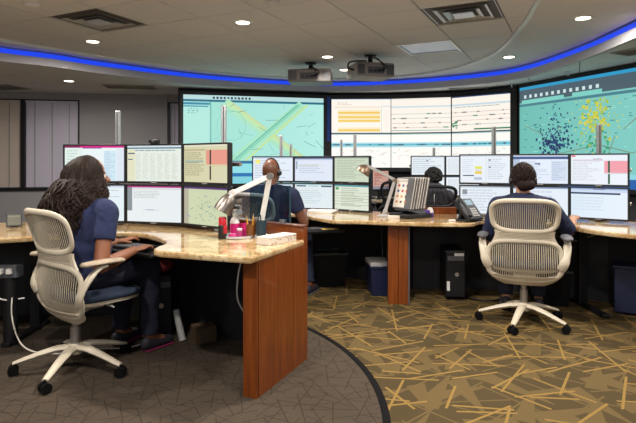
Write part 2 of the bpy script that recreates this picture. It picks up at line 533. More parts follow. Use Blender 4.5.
def wallseg(mb, p, q, z0, z1, th):
    p, q = Vector(p), Vector(q); d = q - p; n = Vector((-d.y, d.x)).normalized()
    c = (p + q) / 2 + n * th / 2
    mb.box((c.x, c.y, (z0 + z1) / 2), (d.length + .02, th, z1 - z0), math.atan2(d.y, d.x))
mb = MB()
pts = [(-2.24, 9.62), (-2.24, 8.53), (.16, 9.13), (.22, 9.24), (1.26, 9.20), (2.27, 8.93), (3.10, 8.27)]
for a, b in zip(pts, pts[1:]): wallseg(mb, a, b, 0, 2.72, .1)
struct('wall_center', mb, M['dark_wall'])
mb = MB()
for a, b in zip([(3.10, 8.27), (3.19, 8.13), (4.06, 5.93), (4.6, 5.0)], [(3.19, 8.13), (4.06, 5.93), (4.6, 5.0), (4.6, -3)]): wallseg(mb, a, b, 0, 2.72, .1)
struct('wall_right', mb, M['dark_wall'])
struct('wall_left', MB().box((-6.35, 2.9, 1.36), (.1, 12, 2.72)), M['wall'])
struct('wall_front', MB().box((-.8, -3.05, 1.36), (11.5, .1, 2.72)), M['wall'])
# recess strip, its blue light painted in, and dark box between the left and centre screens
struct('trim_2', MB().box((.155, 9.06, 1.98), (.10, .06, .76), R(12)), plain('blue_glow_paint', '#2f58b8', .6))
struct('trim_3', MB().box((.155, 9.05, 1.2), (.12, .10, .80), R(12)), M['black'])

# ------------------------------------------------------------------ ceiling
OVAL = [(-3.73, 6.22), (-3.30, 6.61), (-2.86, 7.15), (-1.65, 8.25), (.035, 8.93), (1.346, 8.71), (2.385, 8.10), (2.87, 7.46), (3.05, 6.22),
        (3.03, 5.05), (2.95, 4.0), (2.7, 2.5), (2.0, 1.0), (.8, 0), (-1, -.3), (-3, .3), (-4.2, 1.8), (-4.6, 3.5), (-4.5, 4.8), (-4.2, 5.6)]
TRIM = [(1.83, 4.46), (1.95, 4.97), (2.08, 5.69), (2.17, 6.57), (2.08, 7.22), (1.78, 7.9), (1.2, 8.38), (.3, 8.62), (-.6, 8.45), (-1.55, 7.95),
        (-2.55, 7.05), (-3.1, 6.4), (-3.55, 5.75), (-3.9, 4.6), (-3.8, 3), (-3.0, 1.5), (-1.5, .6), (0, .4), (1.0, 1.2), (1.45, 2.5), (1.68, 3.5)]
oval = [(p.x, p.y) for p in catmull([(x, y, 0) for x, y in OVAL], True, 8)]
trim = [(p.x, p.y) for p in catmull([(x, y, 0) for x, y in TRIM], True, 8)]
struct('ceiling', MB().box((-.8, 3, 2.76), (12, 13, .08)), M['ceil_dry'])
ceiling = C.objects['ceiling']

def grow(poly, d):
    out = []; n = len(poly)
    for i in range(n):
        a, b = Vector(poly[i - 1]), Vector(poly[(i + 1) % n]); t = (b - a).normalized()
        out.append((poly[i][0] + t.y * d, poly[i][1] - t.x * d))
    return out
A = sum(oval[i][0] * oval[(i + 1) % len(oval)][1] - oval[(i + 1) % len(oval)][0] * oval[i][1] for i in range(len(oval)))
SG = 1 if A > 0 else -1            # grow(.., SG*d) moves outwards
A2 = sum(trim[i][0] * trim[(i + 1) % len(trim)][1] - trim[(i + 1) % len(trim)][0] * trim[i][1] for i in range(len(trim)))
ST = 1 if A2 > 0 else -1
def band(poly_a, za, poly_b, zb):
    n = len(poly_a); mb = MB()
    mb.add([(x, y, za) for x, y in poly_a] + [(x, y, zb) for x, y in poly_b], [(i, (i + 1) % n, n + (i + 1) % n, n + i) for i in range(n)])
    return mb
def hoop(poly, d0, d1, z0, z1, sg):
    a, b = grow(poly, sg * d0), grow(poly, sg * d1); n = len(poly)
    vs = [(x, y, z0) for x, y in a] + [(x, y, z0) for x, y in b] + [(x, y, z1) for x, y in b] + [(x, y, z1) for x, y in a]
    fs = []
    for i in range(n):
        j = (i + 1) % n
        for k in range(4): fs.append((k * n + i, k * n + j, ((k + 1) % 4) * n + j, ((k + 1) % 4) * n + i))
    return MB().add(vs, fs)
# drywall ring between the trim and the cove: resample the oval at the trim's angles
def ray_hit(poly, cx, cy, ang):
    best = None; dx, dy = math.cos(ang), math.sin(ang)
    for i in range(len(poly)):
        x1, y1 = poly[i - 1][0] - cx, poly[i - 1][1] - cy; x2, y2 = poly[i][0] - cx, poly[i][1] - cy
        den = dx * (y2 - y1) - dy * (x2 - x1)
        if abs(den) < 1e-9: continue
        t = (x1 * (y2 - y1) - y1 * (x2 - x1)) / den; s = (x1 * dy - y1 * dx) / den
        if t > 0 and -1e-6 <= s <= 1 + 1e-6: best = t if best is None else max(best, t)
    return (cx + dx * best, cy + dy * best)
ang = [2 * math.pi * i / 160 for i in range(160)]
ovr = [ray_hit(oval, -.6, 4.4, a) for a in ang]; trr = [ray_hit(trim, -.6, 4.4, a) for a in ang]
band(ovr, Z_IN, trr, Z_IN).build('drywall_ring', M['ceil_dry'], ceiling)
hoop(trim, 0, .035, Z_IN - .03, Z_IN + .02, ST).build('curved_trim', M['trim'], ceiling, smooth=40)
hoop(oval, .0, .05, Z_OUT - .002, 2.535, SG).build('fascia', M['fascia'], ceiling, smooth=40)
hoop(oval, .05, .06, 2.50, 2.75, SG).build('cove_back', M['fascia'], ceiling, smooth=40)
strip = hoop(oval, .012, .03, 2.540, 2.592, SG).build('led_strip', M['blue'], ceiling, smooth=40)

D1 = Vector((math.sin(R(26)), math.cos(R(26)))); D2 = Vector((D1.y, -D1.x)); TS = .645
T0 = Vector((1.345, 4.885))
def tile_sq(i, j, ins):
    c = T0 + D2 * (i * TS) + D1 * (j * TS); h = TS / 2 - ins
    return c, [tuple(c + D2 * a + D1 * b) for a, b in ((-h, -h), (h, -h), (h, h), (-h, h))]
SPECIAL = {(0, 0), (-5, -2), (-1, 2)}
for i in range(-12, 8):
    for j in range(-11, 9):
        c, sq = tile_sq(i, j, .0055)
        if (i, j) in SPECIAL: continue
        # inner field: curved trim clipped to the tile
        poly = list(trim)
        for d in (D1, D2):
            for s in (1, -1):
                ax, ay = d.x * s, d.y * s
                if poly: poly = clip(poly, ax, ay, ax * c.x + ay * c.y + TS / 2 - .0055)
        if len(poly) >= 3 and 3.0 < c.y + 1.2:
            ar = abs(sum(poly[q][0] * poly[(q + 1) % len(poly)][1] - poly[(q + 1) % len(poly)][0] * poly[q][1] for q in range(len(poly)))) / 2
            if ar > .004: MB().prism(poly, Z_IN, Z_IN + .015).build('tile', M['ceil'], ceiling)
        # outer field
        if c.y > 3.6 and -5.9 < c.x < 4.4 and c.y < 9.9:
            poly = sq
            if any(inside(oval, *p) for p in sq) or inside(oval, c.x, c.y):
                if all(inside(oval, *p) for p in sq): continue
                q = min(range(len(oval)), key=lambda k: (oval[k][0] - c.x) ** 2 + (oval[k][1] - c.y) ** 2)
                a, b = Vector(oval[q - 1]), Vector(oval[(q + 1) % len(oval)]); t = (b - a).normalized()
                nx, ny = -t.y * SG, t.x * SG          # points inwards
                poly = clip(sq, nx, ny, nx * oval[q][0] + ny * oval[q][1] - .03)
            if len(poly) >= 3: MB().prism(poly, Z_OUT, Z_OUT + .015).build('tile', M['ceil'], ceiling)
# dark grid above the joints
MB().prism(grow(trim, -ST * .01), Z_IN + .008, Z_IN + .011).build('grid_backing', M['grid'], ceiling)
bigr = [(-.6 + 9 * math.cos(a), 4.4 + 9 * math.sin(a)) for a in ang]
band(grow(oval, SG * .05), Z_OUT + .01, [ray_hit([(-6.4, -3.1), (4.8, -3.1), (4.8, 10), (-6.4, 10)], -.6, 4.4, math.atan2(y - 4.4, x + .6)) for x, y in oval], Z_OUT + .01).build('grid_backing', M['grid'], ceiling)

# downlights
for x, y, z, p, lab in LIGHTS:
    t = thing('downlight', lab, 'ceiling light', (x, y, z), 0, None)
    MB().lathe((0, 0, 0), [(.062, .004), (.064, -.003), (.095, -.006), (.098, 0), (.098, .004)], 24).build('trim_ring', M['white'], t, smooth=40)
    MB().lathe((0, 0, 0), [(.0, -.002), (.066, -.0045), (.066, .003), (0, .003)], 24).build('lens', M['lamp'], t, smooth=40)

def diffuser(loc, lab, rz, size=.62, square=True):
    t = thing('air_diffuser', lab, 'ceiling vent', loc, rz, None)
    h = size / 2
    for k, (a, z) in enumerate(((h, 0), (h * .76, -.008), (h * .52, -.016))):
        b = a - size * .125
        v = [(-a, -a, z), (a, -a, z), (a, a, z), (-a, a, z), (-b, -b, z + .035), (b, -b, z + .035), (b, b, z + .035), (-b, b, z + .035)]
        v2 = [(x * .985, y * .985, zz + .004) for x, y, zz in v]
        m = MB().add(v + v2, [(i, (i + 1) % 4, 4 + (i + 1) % 4, 4 + i) for i in range(4)] + [(8 + 4 + i, 8 + 4 + (i + 1) % 4, 8 + (i + 1) % 4, 8 + i) for i in range(4)] + [(i, 8 + i, 8 + (i + 1) % 4, (i + 1) % 4) for i in range(4)])
        m.build('louvre', M['chrome'], t)
    MB().box((0, 0, -.014), (size * .30, size * .30, .012)).build('center_plate', M['chrome'], t, bevel=.004)
    MB().box((0, 0, .06), (size * .98, size * .98, .01)).build('duct_plate', M['chrome'], t)
    return t
c, _ = tile_sq(0, 0, 0); diffuser((c.x, c.y, Z_IN + .004), 'square metal air diffuser in the ceiling at upper right, reflecting blue', -R(26))
c, _ = tile_sq(-5, -2, 0); diffuser((c.x, c.y, Z_IN + .004), 'square metal air diffuser in the ceiling tiles at upper left', -R(26))
c, _ = tile_sq(-1, 2, 0)
t = thing('light_panel', 'pale blue square ceiling light panel set among the tiles near the right projector', 'ceiling light', (c.x, c.y, Z_IN), -R(26))
MB().box((0, 0, .008), (.62, .62, .012)).build('lens', plain('lens_panel', '#a8ccff', .2, var=.03), t)
MB().box((0, -.305, -.002), (.64, .03, .012)).box((0, .305, -.002), (.64, .03, .012)).box((-.305, 0, -.002), (.03, .58, .012)).box((.305, 0, -.002), (.03, .58, .012)).build('frame', M['trim'], t)

def slot_vent(loc, lab, rz, l=.6, wd=.28):
    t = thing('slot_vent', lab, 'ceiling vent', loc, rz)
    MB().box((0, -wd / 2, -.006), (l, .025, .014)).box((0, wd / 2, -.006), (l, .025, .014)).box((-l / 2, 0, -.006), (.025, wd, .014)).box((l / 2, 0, -.006), (.025, wd, .014)).build('frame', M['lgrey'], t)
    for k in range(6):
        MB().box((0, -wd / 2 + wd * (k + .5) / 6, -.004), (l - .02, .03, .003), mat=Matrix.Rotation(R(35), 3, 'X')).build('vane', M['lgrey'], t)
    MB().box((0, 0, .004), (l, wd, .004)).build('backing', M['grey'], t)
slot_vent((-5.15, 8.42, Z_OUT), 'dark slotted vent in the lower ceiling at the far left edge', R(-8), .9, .5)
slot_vent((-2.95, 8.35, Z_OUT), 'dark slotted vent in the lower ceiling above the left wall column', R(12), .75, .4)
slot_vent((2.42, 8.50, Z_OUT), 'narrow slotted vent above the right end of the centre video wall', R(-15), .6, .12)
slot_vent((3.45, 5.55, Z_OUT), 'slotted vent above the right map screen at the frame edge', R(-64), .6, .3)

def sensor(loc, lab):
    t = thing('smoke_detector', lab, 'detector', loc)
    MB().lathe((0, 0, 0), [(.058, .002), (.06, -.012), (.045, -.03), (.02, -.036), (0, -.036)], 20).build('cover', M['ceil_dry'], t, smooth=40)
    MB().lathe((0, 0, 0), [(.068, .003), (.068, -.006), (.05, -.006)], 20).build('base_plate', M['white'], t, smooth=40)
sensor((-2.46, 4.55, Z_IN), 'round ceiling detector at the top left corner')
sensor((-.39, 4.52, Z_IN), 'round ceiling detector at the top, left of the projectors')
def sprinkler(loc, lab):
    t = thing('sprinkler', lab, 'sprinkler', loc)
    MB().lathe((0, 0, 0), [(.035, .002), (.033, -.006), (.012, -.008), (.008, -.05), (0, -.05)], 14).build('body', M['chrome'], t, smooth=40)
    MB().lathe((0, 0, -.056), [(0, .004), (.018, .003), (.018, 0), (0, 0)], 12).build('deflector', M['chrome'], t, smooth=40)
sprinkler((2.93, 8.02, Z_OUT), 'small sprinkler hanging above the left corner of the right map screen')
sprinkler((3.28, 6.95, Z_OUT), 'small sprinkler hanging above the middle of the right map screen')
sprinkler((-2.1, 8.75, Z_OUT), 'small sprinkler above the left map screen corner')

# ------------------------------------------------------------------ projectors
def projector(loc, rz, wd, dp, ht, lab, lens_side):
    t = thing('projector', lab, 'projector', loc, rz)
    MB().box((0, 0, 0), (wd, dp, ht)).build('housing', M['projgrey'], t, bevel=.018)
    v = MB()
    for k in range(9): v.box((-wd * .47 + wd * .17 * k / 8, -dp / 2 - .002, 0), (.008, .006, ht * .7))
    for k in range(9): v.box((wd * .30 + wd * .17 * k / 8, -dp / 2 - .002, 0), (.008, .006, ht * .7))
    tag(v.build('vent_grille', M['grey'], t), kind='stuff')
    MB().box((0, -dp / 2 - .001, -.01), (wd * .42, .006, ht * .5)).build('connector_panel', M['grey'], t, bevel=.002)
    for k in range(4):
        MB().cyl((-wd * .14 + .055 * k, -dp / 2 - .003, -.02), (-wd * .14 + .055 * k, -dp / 2 - .022, -.02), .012, n=10).build('connector', M['black'], t)
    MB().cyl((wd * lens_side, dp / 2 - .01, 0), (wd * lens_side, dp / 2 + .06, 0), .055, n=20).build('lens', M['black'], t, smooth=40)
    MB().cyl((0, 0, ht / 2), (0, 0, Z_IN - loc[2]), .03, n=14).build('mount_pole', M['blackm'], t, smooth=40)
    MB().box((0, 0, ht / 2 + .012), (.22, .18, .02)).build('mount_bracket', M['blackm'], t, bevel=.004)
    MB().lathe((0, 0, Z_IN - loc[2]), [(.0, -.02), (.07, -.02), (.08, 0), (0, 0)], 20).build('ceiling_plate', M['blackm'], t, smooth=40)
    cb = MB()
    for s, e in ((.1, .18), (.02, .25)):
        cb.tube(catmull([(wd * s, -dp / 2 - .01, -.02), (wd * e, -dp / 2 - .06, .02), (wd * s * .5, -dp / 2 + .02, ht / 2 + .05), (0, -.03, ht / 2 + .08)]), .008, 6)
    cb.build('cable', M['black'], t, smooth=60)
    return t
projector((-.10, 7.30, 2.415), R(-6), .58, .40, .175, 'grey ceiling projector on the left, in front of the gap between screens', .2)
p2 = projector((.67, 6.80, 2.405), R(14), .50, .42, .175, 'grey ceiling projector on the right, with a looped cable at its side', -.2)
MB().tube(catmull([(-.25, -.1, .0), (-.33, -.12, .02), (-.31, -.08, .09), (-.2, 0, .13), (-.05, 0, .14)]), .011, 6).build('cable', M['black'], p2, smooth=60)

# ------------------------------------------------------------------ big wall screens
def wall_screen(name, lab, p, q, z0, z1, items, fr=.06, group=None, cat='screen', depth=.09):
    p, q = Vector(p), Vector(q); d = q - p; c = (p + q) / 2; wd = d.length; ht = z1 - z0
    t = thing(name, lab, cat, (c.x, c.y, z0), math.atan2(d.y, d.x), group)
    f = MB()
    for cc, ss in (((-wd / 2 - fr / 2, 0, ht / 2), (fr, depth, ht + 2 * fr)), ((wd / 2 + fr / 2, 0, ht / 2), (fr, depth, ht + 2 * fr)),
                   ((0, 0, -fr / 2), (wd, depth, fr)), ((0, 0, ht + fr / 2), (wd, depth, fr))): f.box(cc, ss)
    f.build('frame', M['black'], t, bevel=.002 if fr < .02 else .006)
    MB().box((0, depth / 2 - .01, ht / 2), (wd, .02, ht)).build('back', M['black'], t)
    screen('screen', wd, ht, items, t, -depth / 2 + .012, 'wallscreen')
    return t
q = random.Random(3)
it = [('g', 0, 0, 1, 1, '#98dccb', '#b4ece4'), ('r', 0, 0, 1, .05, '#b9dcdd'), ('r', 0, .05, 1, .075, '#1f6f86'), ('r', 0, .075, .18, .74, '#b0e6dc'),
      ('r', 0, .085, .18, .11, '#2a8aa8'), ('r', 0, .12, .17, .135, '#3a9ab0'), ('r', .18, .075, .19, .74, '#6fb8b0')]
it += text(.03, .15, .15, .22, 3, '#5fb0a8', 4)
for k in range(11): it.append(('r', .2 + .025 * k, .015, .215 + .025 * k, .04, q.choice(['#1f4450', '#4a6a70', '#223048'])))
it += [('l', .28, .08, .86, .76, .17, '#a9e4c6'), ('l', .30, .08, .88, .76, .09, '#bfe6b0'), ('l', .33, .08, .9, .76, .025, '#d2d99a'),
       ('l', .84, .08, .33, .76, .15, '#a8e5c4'), ('l', .82, .08, .36, .74, .05, '#88d4ba'), ('l', .88, .08, .42, .75, .03, '#c6e496'), ('l', .80, .09, .34, .74, .010, '#4aa896')]
for k in range(26):
    u, v = q.uniform(.2, .95), q.uniform(.1, .7); a = q.uniform(0, 6.3); l = q.uniform(.03, .12)
    it.append(('l', u, v, min(1, max(.2, u + l * math.cos(a))), min(.73, max(.09, v + l * math.sin(a))), .006, q.choice(['#3f8f90', '#6fb8a8', '#2f6a78'])))
for k in range(24): it.append(('l', .33 + .1 * math.cos(k / 24 * 6.28), .34 + .17 * math.sin(k / 24 * 6.28), .33 + .1 * math.cos((k + 1) / 24 * 6.28), .34 + .17 * math.sin((k + 1) / 24 * 6.28), .008, '#7fcfc0'))
it += [('r', 0, .74, 1, .772, '#1f6f9f'), ('r', 0, .772, 1, .9, '#8fdfe6'), ('r', 0, .88, 1, .92, '#2472b4'), ('r', 0, .92, 1, 1, '#7fd0dc')]
wall_screen('map_screen', 'large wall screen on the left showing a pale green map with crossing roads', (-2.147, 8.448), (.085, 9.0), .90, 2.324, it)

def ticks(seed, rows, cols=('#7a7a80', '#5f9a82', '#a89a90')):
    z = random.Random(seed); out = []
    for v in rows:
        out.append(('r', 0, v, 1, v + .012, z.choice(['#c8a8a0', '#d8b8a8', '#9ab8c0'])))
        for k in range(z.randint(3, 7)):
            u = z.uniform(.02, .9); out.append(('r', u, v - .012, u + z.uniform(.02, .09), v + .022, z.choice(cols)))
    return out
cols_ = [((.224, 9.108), (1.25, 9.073)), ((1.25, 9.073), (2.229, 8.818)), ((2.229, 8.818), (2.992, 8.184))]
top0 = [('r', 0, 0, 1, 1, '#fdf6ec'), ('r', 0, 0, 1, .025, '#d8e4ee'), ('r', .05, .22, .82, .26, '#f2e2d2')]
for v in (.38, .51, .62, .90): top0 += [('r', .11, v - .06, .82, v + .07, '#fbe9c0'), ('r', .11, v, .82, v + .05, '#f2c84e')]
top0 += [('r', .84, .2, .85, 1, '#cfd8d0'), ('r', .86, .2, 1, .22, '#bcd4dc'), ('r', .92, .3, .925, .9, '#dcd8cc')]
top0 += text(.1, .1, .6, .2, 2, '#e0c8b8', 3, .4)
top1 = [('r', 0, 0, 1, 1, '#fdf4e8'), ('r', 0, .02, 1, .03, '#d0dce4'), ('r', 0, .22, 1, .27, '#cfe0e6')] + ticks(5, (.45, .58, .72, .85)) + [('r', .0, .93, 1, .95, '#5f9aa0')]
top2 = [('r', 0, 0, 1, 1, '#fdf5ea'), ('r', 0, 0, 1, .03, '#26406a'), ('r', .0, .22, 1, .27, '#c8dce6')] + text(.05, .3, .95, .34, 1, '#8fa8b0', 6) + ticks(8, (.45, .56, .68, .80)) + [('r', .4, .92, 1, .96, '#2f7f62')]
for k in range(16): top2.append(('r', q.uniform(0, .09), q.uniform(.68, .88), 0, 0, '#2f8a5a')); top2[-1] = ('r', top2[-1][1], top2[-1][2], top2[-1][1] + .03, top2[-1][2] + .035, '#2f8a5a')
def low(seed):
    z = random.Random(seed); o = [('r', 0, 0, 1, 1, '#fbfaf4'), ('r', 0, 0, 1, .03, '#9fc0c6'), ('r', 0, .26, 1, .40, '#a8dce6'), ('r', 0, .30, 1, .35, '#63b8cc')]
    for k in range(14):
        u = z.uniform(0, .92); o.append(('r', u, .30, u + z.uniform(.02, .08), .35, z.choice(['#2f8aa0', '#3f6a7a'])))
    for k in range(26):
        u, v = z.uniform(0, .93), z.uniform(.45, .92); o.append(('l', u, v, u + z.uniform(.01, .08), v + z.uniform(-.05, .05), .008, z.choice(['#b8dce0', '#e8c8b8', '#8fc0c8', '#d4b0a8'])))
    return o
names = ['left', 'middle', 'right']
for c_, (a, b) in enumerate(cols_):
    a, b = Vector(a), Vector(b); d = (b - a).normalized() * .009
    wall_screen('video_panel', 'top row, %s panel of the white video wall, showing %s' % (names[c_], ['yellow table rows', 'fine schedule lines', 'a green mark and schedule lines'][c_]), a + d, b - d, 1.7485, 2.324, (top0, top1, top2)[c_], .0085, 'centre video wall panels')
    wall_screen('video_panel', 'bottom row, %s panel of the white video wall, with a cyan band' % names[c_], a + d, b - d, 1.155, 1.7315, low(20 + c_), .0085, 'centre video wall panels')
# black surround of the video wall
t = thing('video_wall_frame', 'black surround framing the centre video wall', 'frame', (0, 0, 0))
for a, b in cols_:
    a, b = Vector(a), Vector(b); d = b - a; c = (a + b) / 2 + Vector((-d.y, d.x)).normalized() * .01
    MB().box((c.x, c.y, 2.366), (d.length + .02, .10, .06), math.atan2(d.y, d.x)).build('top_rail', M['black'], t)
    MB().box((c.x, c.y, 1.115), (d.length + .02, .10, .055), math.atan2(d.y, d.x)).build('bottom_rail', M['black'], t)
MB().box((.185, 9.11, 1.75), (.05, .1, 1.3)).box((3.035, 8.165, 1.75), (.09, .1, 1.3), R(-40)).build('side_rail', M['black'], t)

it = [('g', 0, 0, 1, 1, '#6cbcb2', '#84cec6'), ('r', 0, 0, 1, .03, '#2f9ac8'), ('r', 0, .03, 1, .16, '#4d5f6a'), ('r', .02, .135, .36, .175, '#7fd0c4'), ('r', .42, .13, .62, .17, '#7fd0c4'), ('r', 0, .175, 1, .20, '#4a7f8c')]
for k in range(13): it.append(('r', .04 + .045 * k, .085, .06 + .045 * k, .118, '#cfe4e4'))
for k in range(120):
    u, v = q.uniform(.01, .97), q.uniform(.22, .86); it.append(('r', u, v, u + q.uniform(.01, .035), v + .008, q.choice(['#2a7f80', '#358a88', '#8fdcd0'])))
for (a, b) in (((.0, .78), (.3, .70)), ((.3, .70), (.6, .62)), ((.6, .62), (.8, .70)), ((.8, .70), (1, .6)), ((.75, .5), (.98, .22)), ((.05, .4), (.2, .5)), ((.62, .86), (.7, .55)), ((.85, .8), (1, .75))):
    it.append(('l', a[0], a[1], b[0], b[1], .012, '#7a8f78'))
def blob(n, u, v, su, sv, cs, sz):
    return [('r', a, b, a + sz, b + sz * 1.7, q.choice(cs)) for a, b in ((min(.98, max(0, q.gauss(u, su))), min(.86, max(.21, q.gauss(v, sv)))) for _ in range(n))]
it += blob(60, .57, .36, .05, .09, ['#c8c83c', '#a8c04c', '#d4cc50'], .016) + blob(170, .56, .38, .065, .11, ['#d6d038', '#bcc840', '#e0d84c'], .007)
it += blob(40, .60, .62, .05, .08, ['#2f9a6a', '#3fa87a'], .012)
it += blob(140, .30, .51, .075, .12, ['#14265c', '#1b3a70', '#23305a'], .009) + blob(50, .27, .60, .07, .05, ['#101f50', '#1b3a70'], .016)
it += [('r', 0, .92, 1, 1, '#1f5fa8'), ('r', 0, .88, 1, .92, '#8fd4e0')]
wall_screen('map_screen', 'large wall screen on the right showing a teal map with navy and yellow dots', (3.106, 8.096), (3.978, 5.94), .92, 2.376, it)
# ------------------------------------------------------------------ desks
def offs(line, d):
    """offset an open polyline to its left by d"""
    out = []; n = len(line)
    for i in range(n):
        a = Vector(line[max(0, i - 1)]); b = Vector(line[min(n - 1, i + 1)]); t = (b - a).normalized()
        out.append((line[i][0] - t.y * d, line[i][1] + t.x * d))
    return out
def smooth_line(pts, sub=6): return [(p.x, p.y) for p in catmull([(x, y, 0) for x, y in pts], False, sub)]

ZD1, ZD2 = .762, .735
# woman's desk
cut = smooth_line([(-.865, 2.900), (-.915, 2.955), (-.93, 3.05), (-.92, 3.208), (-1.02, 3.42), (-1.21, 3.63), (-1.40, 3.67), (-1.62, 3.63), (-1.80, 3.53), (-1.92, 3.45)])
d1 = [(-.085, 3.325), (-.342, 2.708)] + cut + [(-2.04, 3.40), (-2.5, 3.22), (-3.3, 2.95), (-3.5, 3.95), (-2.4, 4.31), (-1.55, 4.31), (-1.02, 4.045)]
WT1 = o = MB().prism(d1, ZD1 - .036, ZD1).build('worktop', M['granite'], bevel=.011)
tag(o, 'granite topped curved worktop in front of the long haired woman', 'desk')
BK1 = [(-.066, 3.36), (-1.0, 4.09), (-1.55, 4.36), (-2.4, 4.36), (-3.5, 4.02)]
inn = offs(BK1, .05); inn[0] = (-.087, 3.313)
t = thing('desk_divider', 'low cherry wood divider behind the woman\'s granite worktop', 'divider', (0, 0, 0))
def wallstrip(a, b, z0, z1): return MB().prism(a + b[::-1], z0, z1)
wallstrip(BK1[:3], inn[:3], .70, .84).build('upstand', M['wood'], t, bevel=.004)
cp = offs(BK1, -.004); cp2 = offs(BK1, .056); cp2[0] = (-.092, 3.305)
wallstrip(cp[:3], cp2[:3], .84, .852).build('cap_rail', plain('dark_wood_cap', '#5a2c16', .3), t, bevel=.003)
wallstrip(offs(BK1, .012), offs(BK1, .035), .0, .70).build('shade_panel', M['dark'], t)  # shade below the worktop is put into this panel's dark colour
dv = Vector((-.788, .616))
g0 = Vector((-.066, 3.36)) + Vector((-dv.y, dv.x)) * -.0 + Vector((-.02, -.02))
t = thing('glass_screen', 'pale blue glass privacy screen standing on the low wooden divider', 'screen', (g0.x + dv.x * .30, g0.y + dv.y * .30, .852), math.atan2(dv.y, dv.x))
MB().box((0, 0, .125), (.36, .008, .24)).build('glass_pane', M['glass'], t)
for s in (-.12, .12): MB().box((s, 0, .012), (.04, .024, .024)).build('clamp', M['alu'], t, bevel=.002)
MB().box((-.181, 0, .125), (.006, .012, .24)).build('edge_trim', M['teal'], t)
# end pedestal
N = Vector((-.316, 2.795)); ED = Vector((.405, .914)); EP = Vector((-ED.y, ED.x)); ea = math.atan2(ED.y, ED.x)
t = thing('desk_end_panel', 'cherry wood end panel carrying the right end of the woman\'s desk', 'desk panel', (N.x, N.y, 0), ea)
# local x runs to the back, local y to the left
MB().box((.31, .0425, .363), (.60, .060, .724)).build('core', M['wood'], t)
for k in range(3): MB().box((.006 + .2035 * (k + .5), .006, .364), (.2015, .012, .728)).build('board', M['wood'], t, bevel=.0015)
MB().box((-.006, .0425, .364), (.012, .085, .728)).build('board', M['wood'], t, bevel=.0015)
MB().box((.31, .079, .364), (.61, .012, .728)).build('board', M['wood'], t, bevel=.0015)
# tray and keyboard
def tray(loc, rz, wd, dp, lab, kind_lab):
    t = thing('keyboard_tray', lab, 'tray', loc, rz)
    MB().box((0, 0, 0), (wd, dp, .018)).build('shelf', M['black'], t, bevel=.006)
    for s in (-wd * .3, wd * .3): MB().box((s, dp * .45, .024), (.03, .18, .03)).build('support_arm', M['blackm'], t)
    MB().box((0, -dp / 2 - .0, .012), (wd, .02, .014)).build('palm_rest', M['black'], t, bevel=.004)
    k = thing('keyboard', kind_lab, 'keyboard', (loc[0], loc[1], loc[2] + .009), rz)
    kb = MB().box((-.04, .02, .008), (.43, .14, .016)); kb.build('case', M['black'], k, bevel=.004)
    ks = MB()
    for r_ in range(5):
        for c_ in range(16): ks.box((-.04 - .20 + .0265 * (c_ + .5) - .01, .02 - .056 + .028 * r_, .019), (.021, .022, .007))
    tag(ks.build('keys', M['grey'], k), kind='stuff')
tray((-1.23, 3.50, .668), -R(30), .62, .26, 'black keyboard tray in the cutout of the woman\'s worktop', 'black keyboard on the tray in front of the woman')

# rear long desk
d2 = ([(.139, 4.70), (.37, 4.666), (.70, 4.55), (1.03, 4.475)] + smooth_line([(1.24, 4.465), (1.33, 4.50), (1.39, 4.60), (1.5, 4.70), (1.72, 4.74), (1.90, 4.66), (1.98, 4.48), (2.03, 4.28), (2.10, 3.98), (2.27, 3.75), (2.6, 3.5), (3.1, 3.2)], 5)
      + [(3.6, 3.75), (3.0, 4.3), (2.6, 4.72), (2.1, 5.02), (1.6, 5.20), (1.36, 5.22), (.95, 5.22), (.60, 5.55), (.25, 5.80), (-.2, 5.97), (-.8, 5.98), (-1.35, 5.9), (-1.4, 5.05)]
      + smooth_line([(-1.05, 4.95), (-.88, 5.15), (-.6, 5.36), (-.30, 5.30), (-.15, 5.12), (.0, 4.90), (.10, 4.73)], 5))
WT2 = o = MB().prism(d2, ZD2 - .036, ZD2).build('worktop', M['granite'], bevel=.010)
tag(o, 'long granite topped worktop curving past the two men to the right edge', 'desk')
BK2 = [(3.6, 3.77), (3.0, 4.32), (2.6, 4.74), (2.1, 5.04), (1.6, 5.22), (1.36, 5.24), (.95, 5.24), (.60, 5.57), (.25, 5.82), (-.2, 5.99), (-.8, 6.0), (-1.35, 5.92)]
t = thing('desk_divider', 'low dark and wood divider running behind the long rear worktop', 'divider', (0, 0, 0))
wallstrip(BK2, offs(BK2, .025), 0, .70).build('shade_panel', M['dark'], t)  # dark sheet added so the space under the worktop stays dark
MB().prism([(1.37, 5.235), (.94, 5.235), (.94, 5.28), (1.37, 5.28)], .70, .802).build('upstand', M['wood'], t, bevel=.003)
wallstrip(BK2[:5], offs(BK2[:5], -.03), .70, .745).build('rear_rail', M['dark'], t)
# middle pedestal
t = thing('desk_pedestal', 'narrow cherry wood pedestal with a dark side under the middle of the long worktop', 'desk panel', (.615, 4.66, 0), R(-4))
for k in range(2): MB().box((.044 + .090 * k, .01, .349), (.086, .02, .698)).build('board', M['wood'], t, bevel=.002)
MB().box((.09, .26, .345), (.165, .48, .69)).build('core', M['dark'], t)
MB().box((.182, .26, .345), (.018, .50, .69)).build('side_panel', M['grey'], t, bevel=.002)
tray((.0, 4.88, .612), R(19), .46, .20, 'keyboard tray under the long worktop beside the wood pedestal, yellow light painted on its paper', 'black keyboard on the tray of the second man')
o = MB().box((0, 0, .002), (.15, .10, .004)).build('paper', plain('yellow_lit_paper', '#c9a850', .8), loc=(.10, 4.855, .6375), rz=R(19)); tag(o, 'sheet of paper painted as lit yellow on the keyboard tray under the long worktop', 'paper')  # yellow light falling on the sheet is put into its colour
tray((1.80, 4.62, .645), -R(20), .52, .22, 'black keyboard tray in front of the man on the right', 'black keyboard in front of the man with the headset')
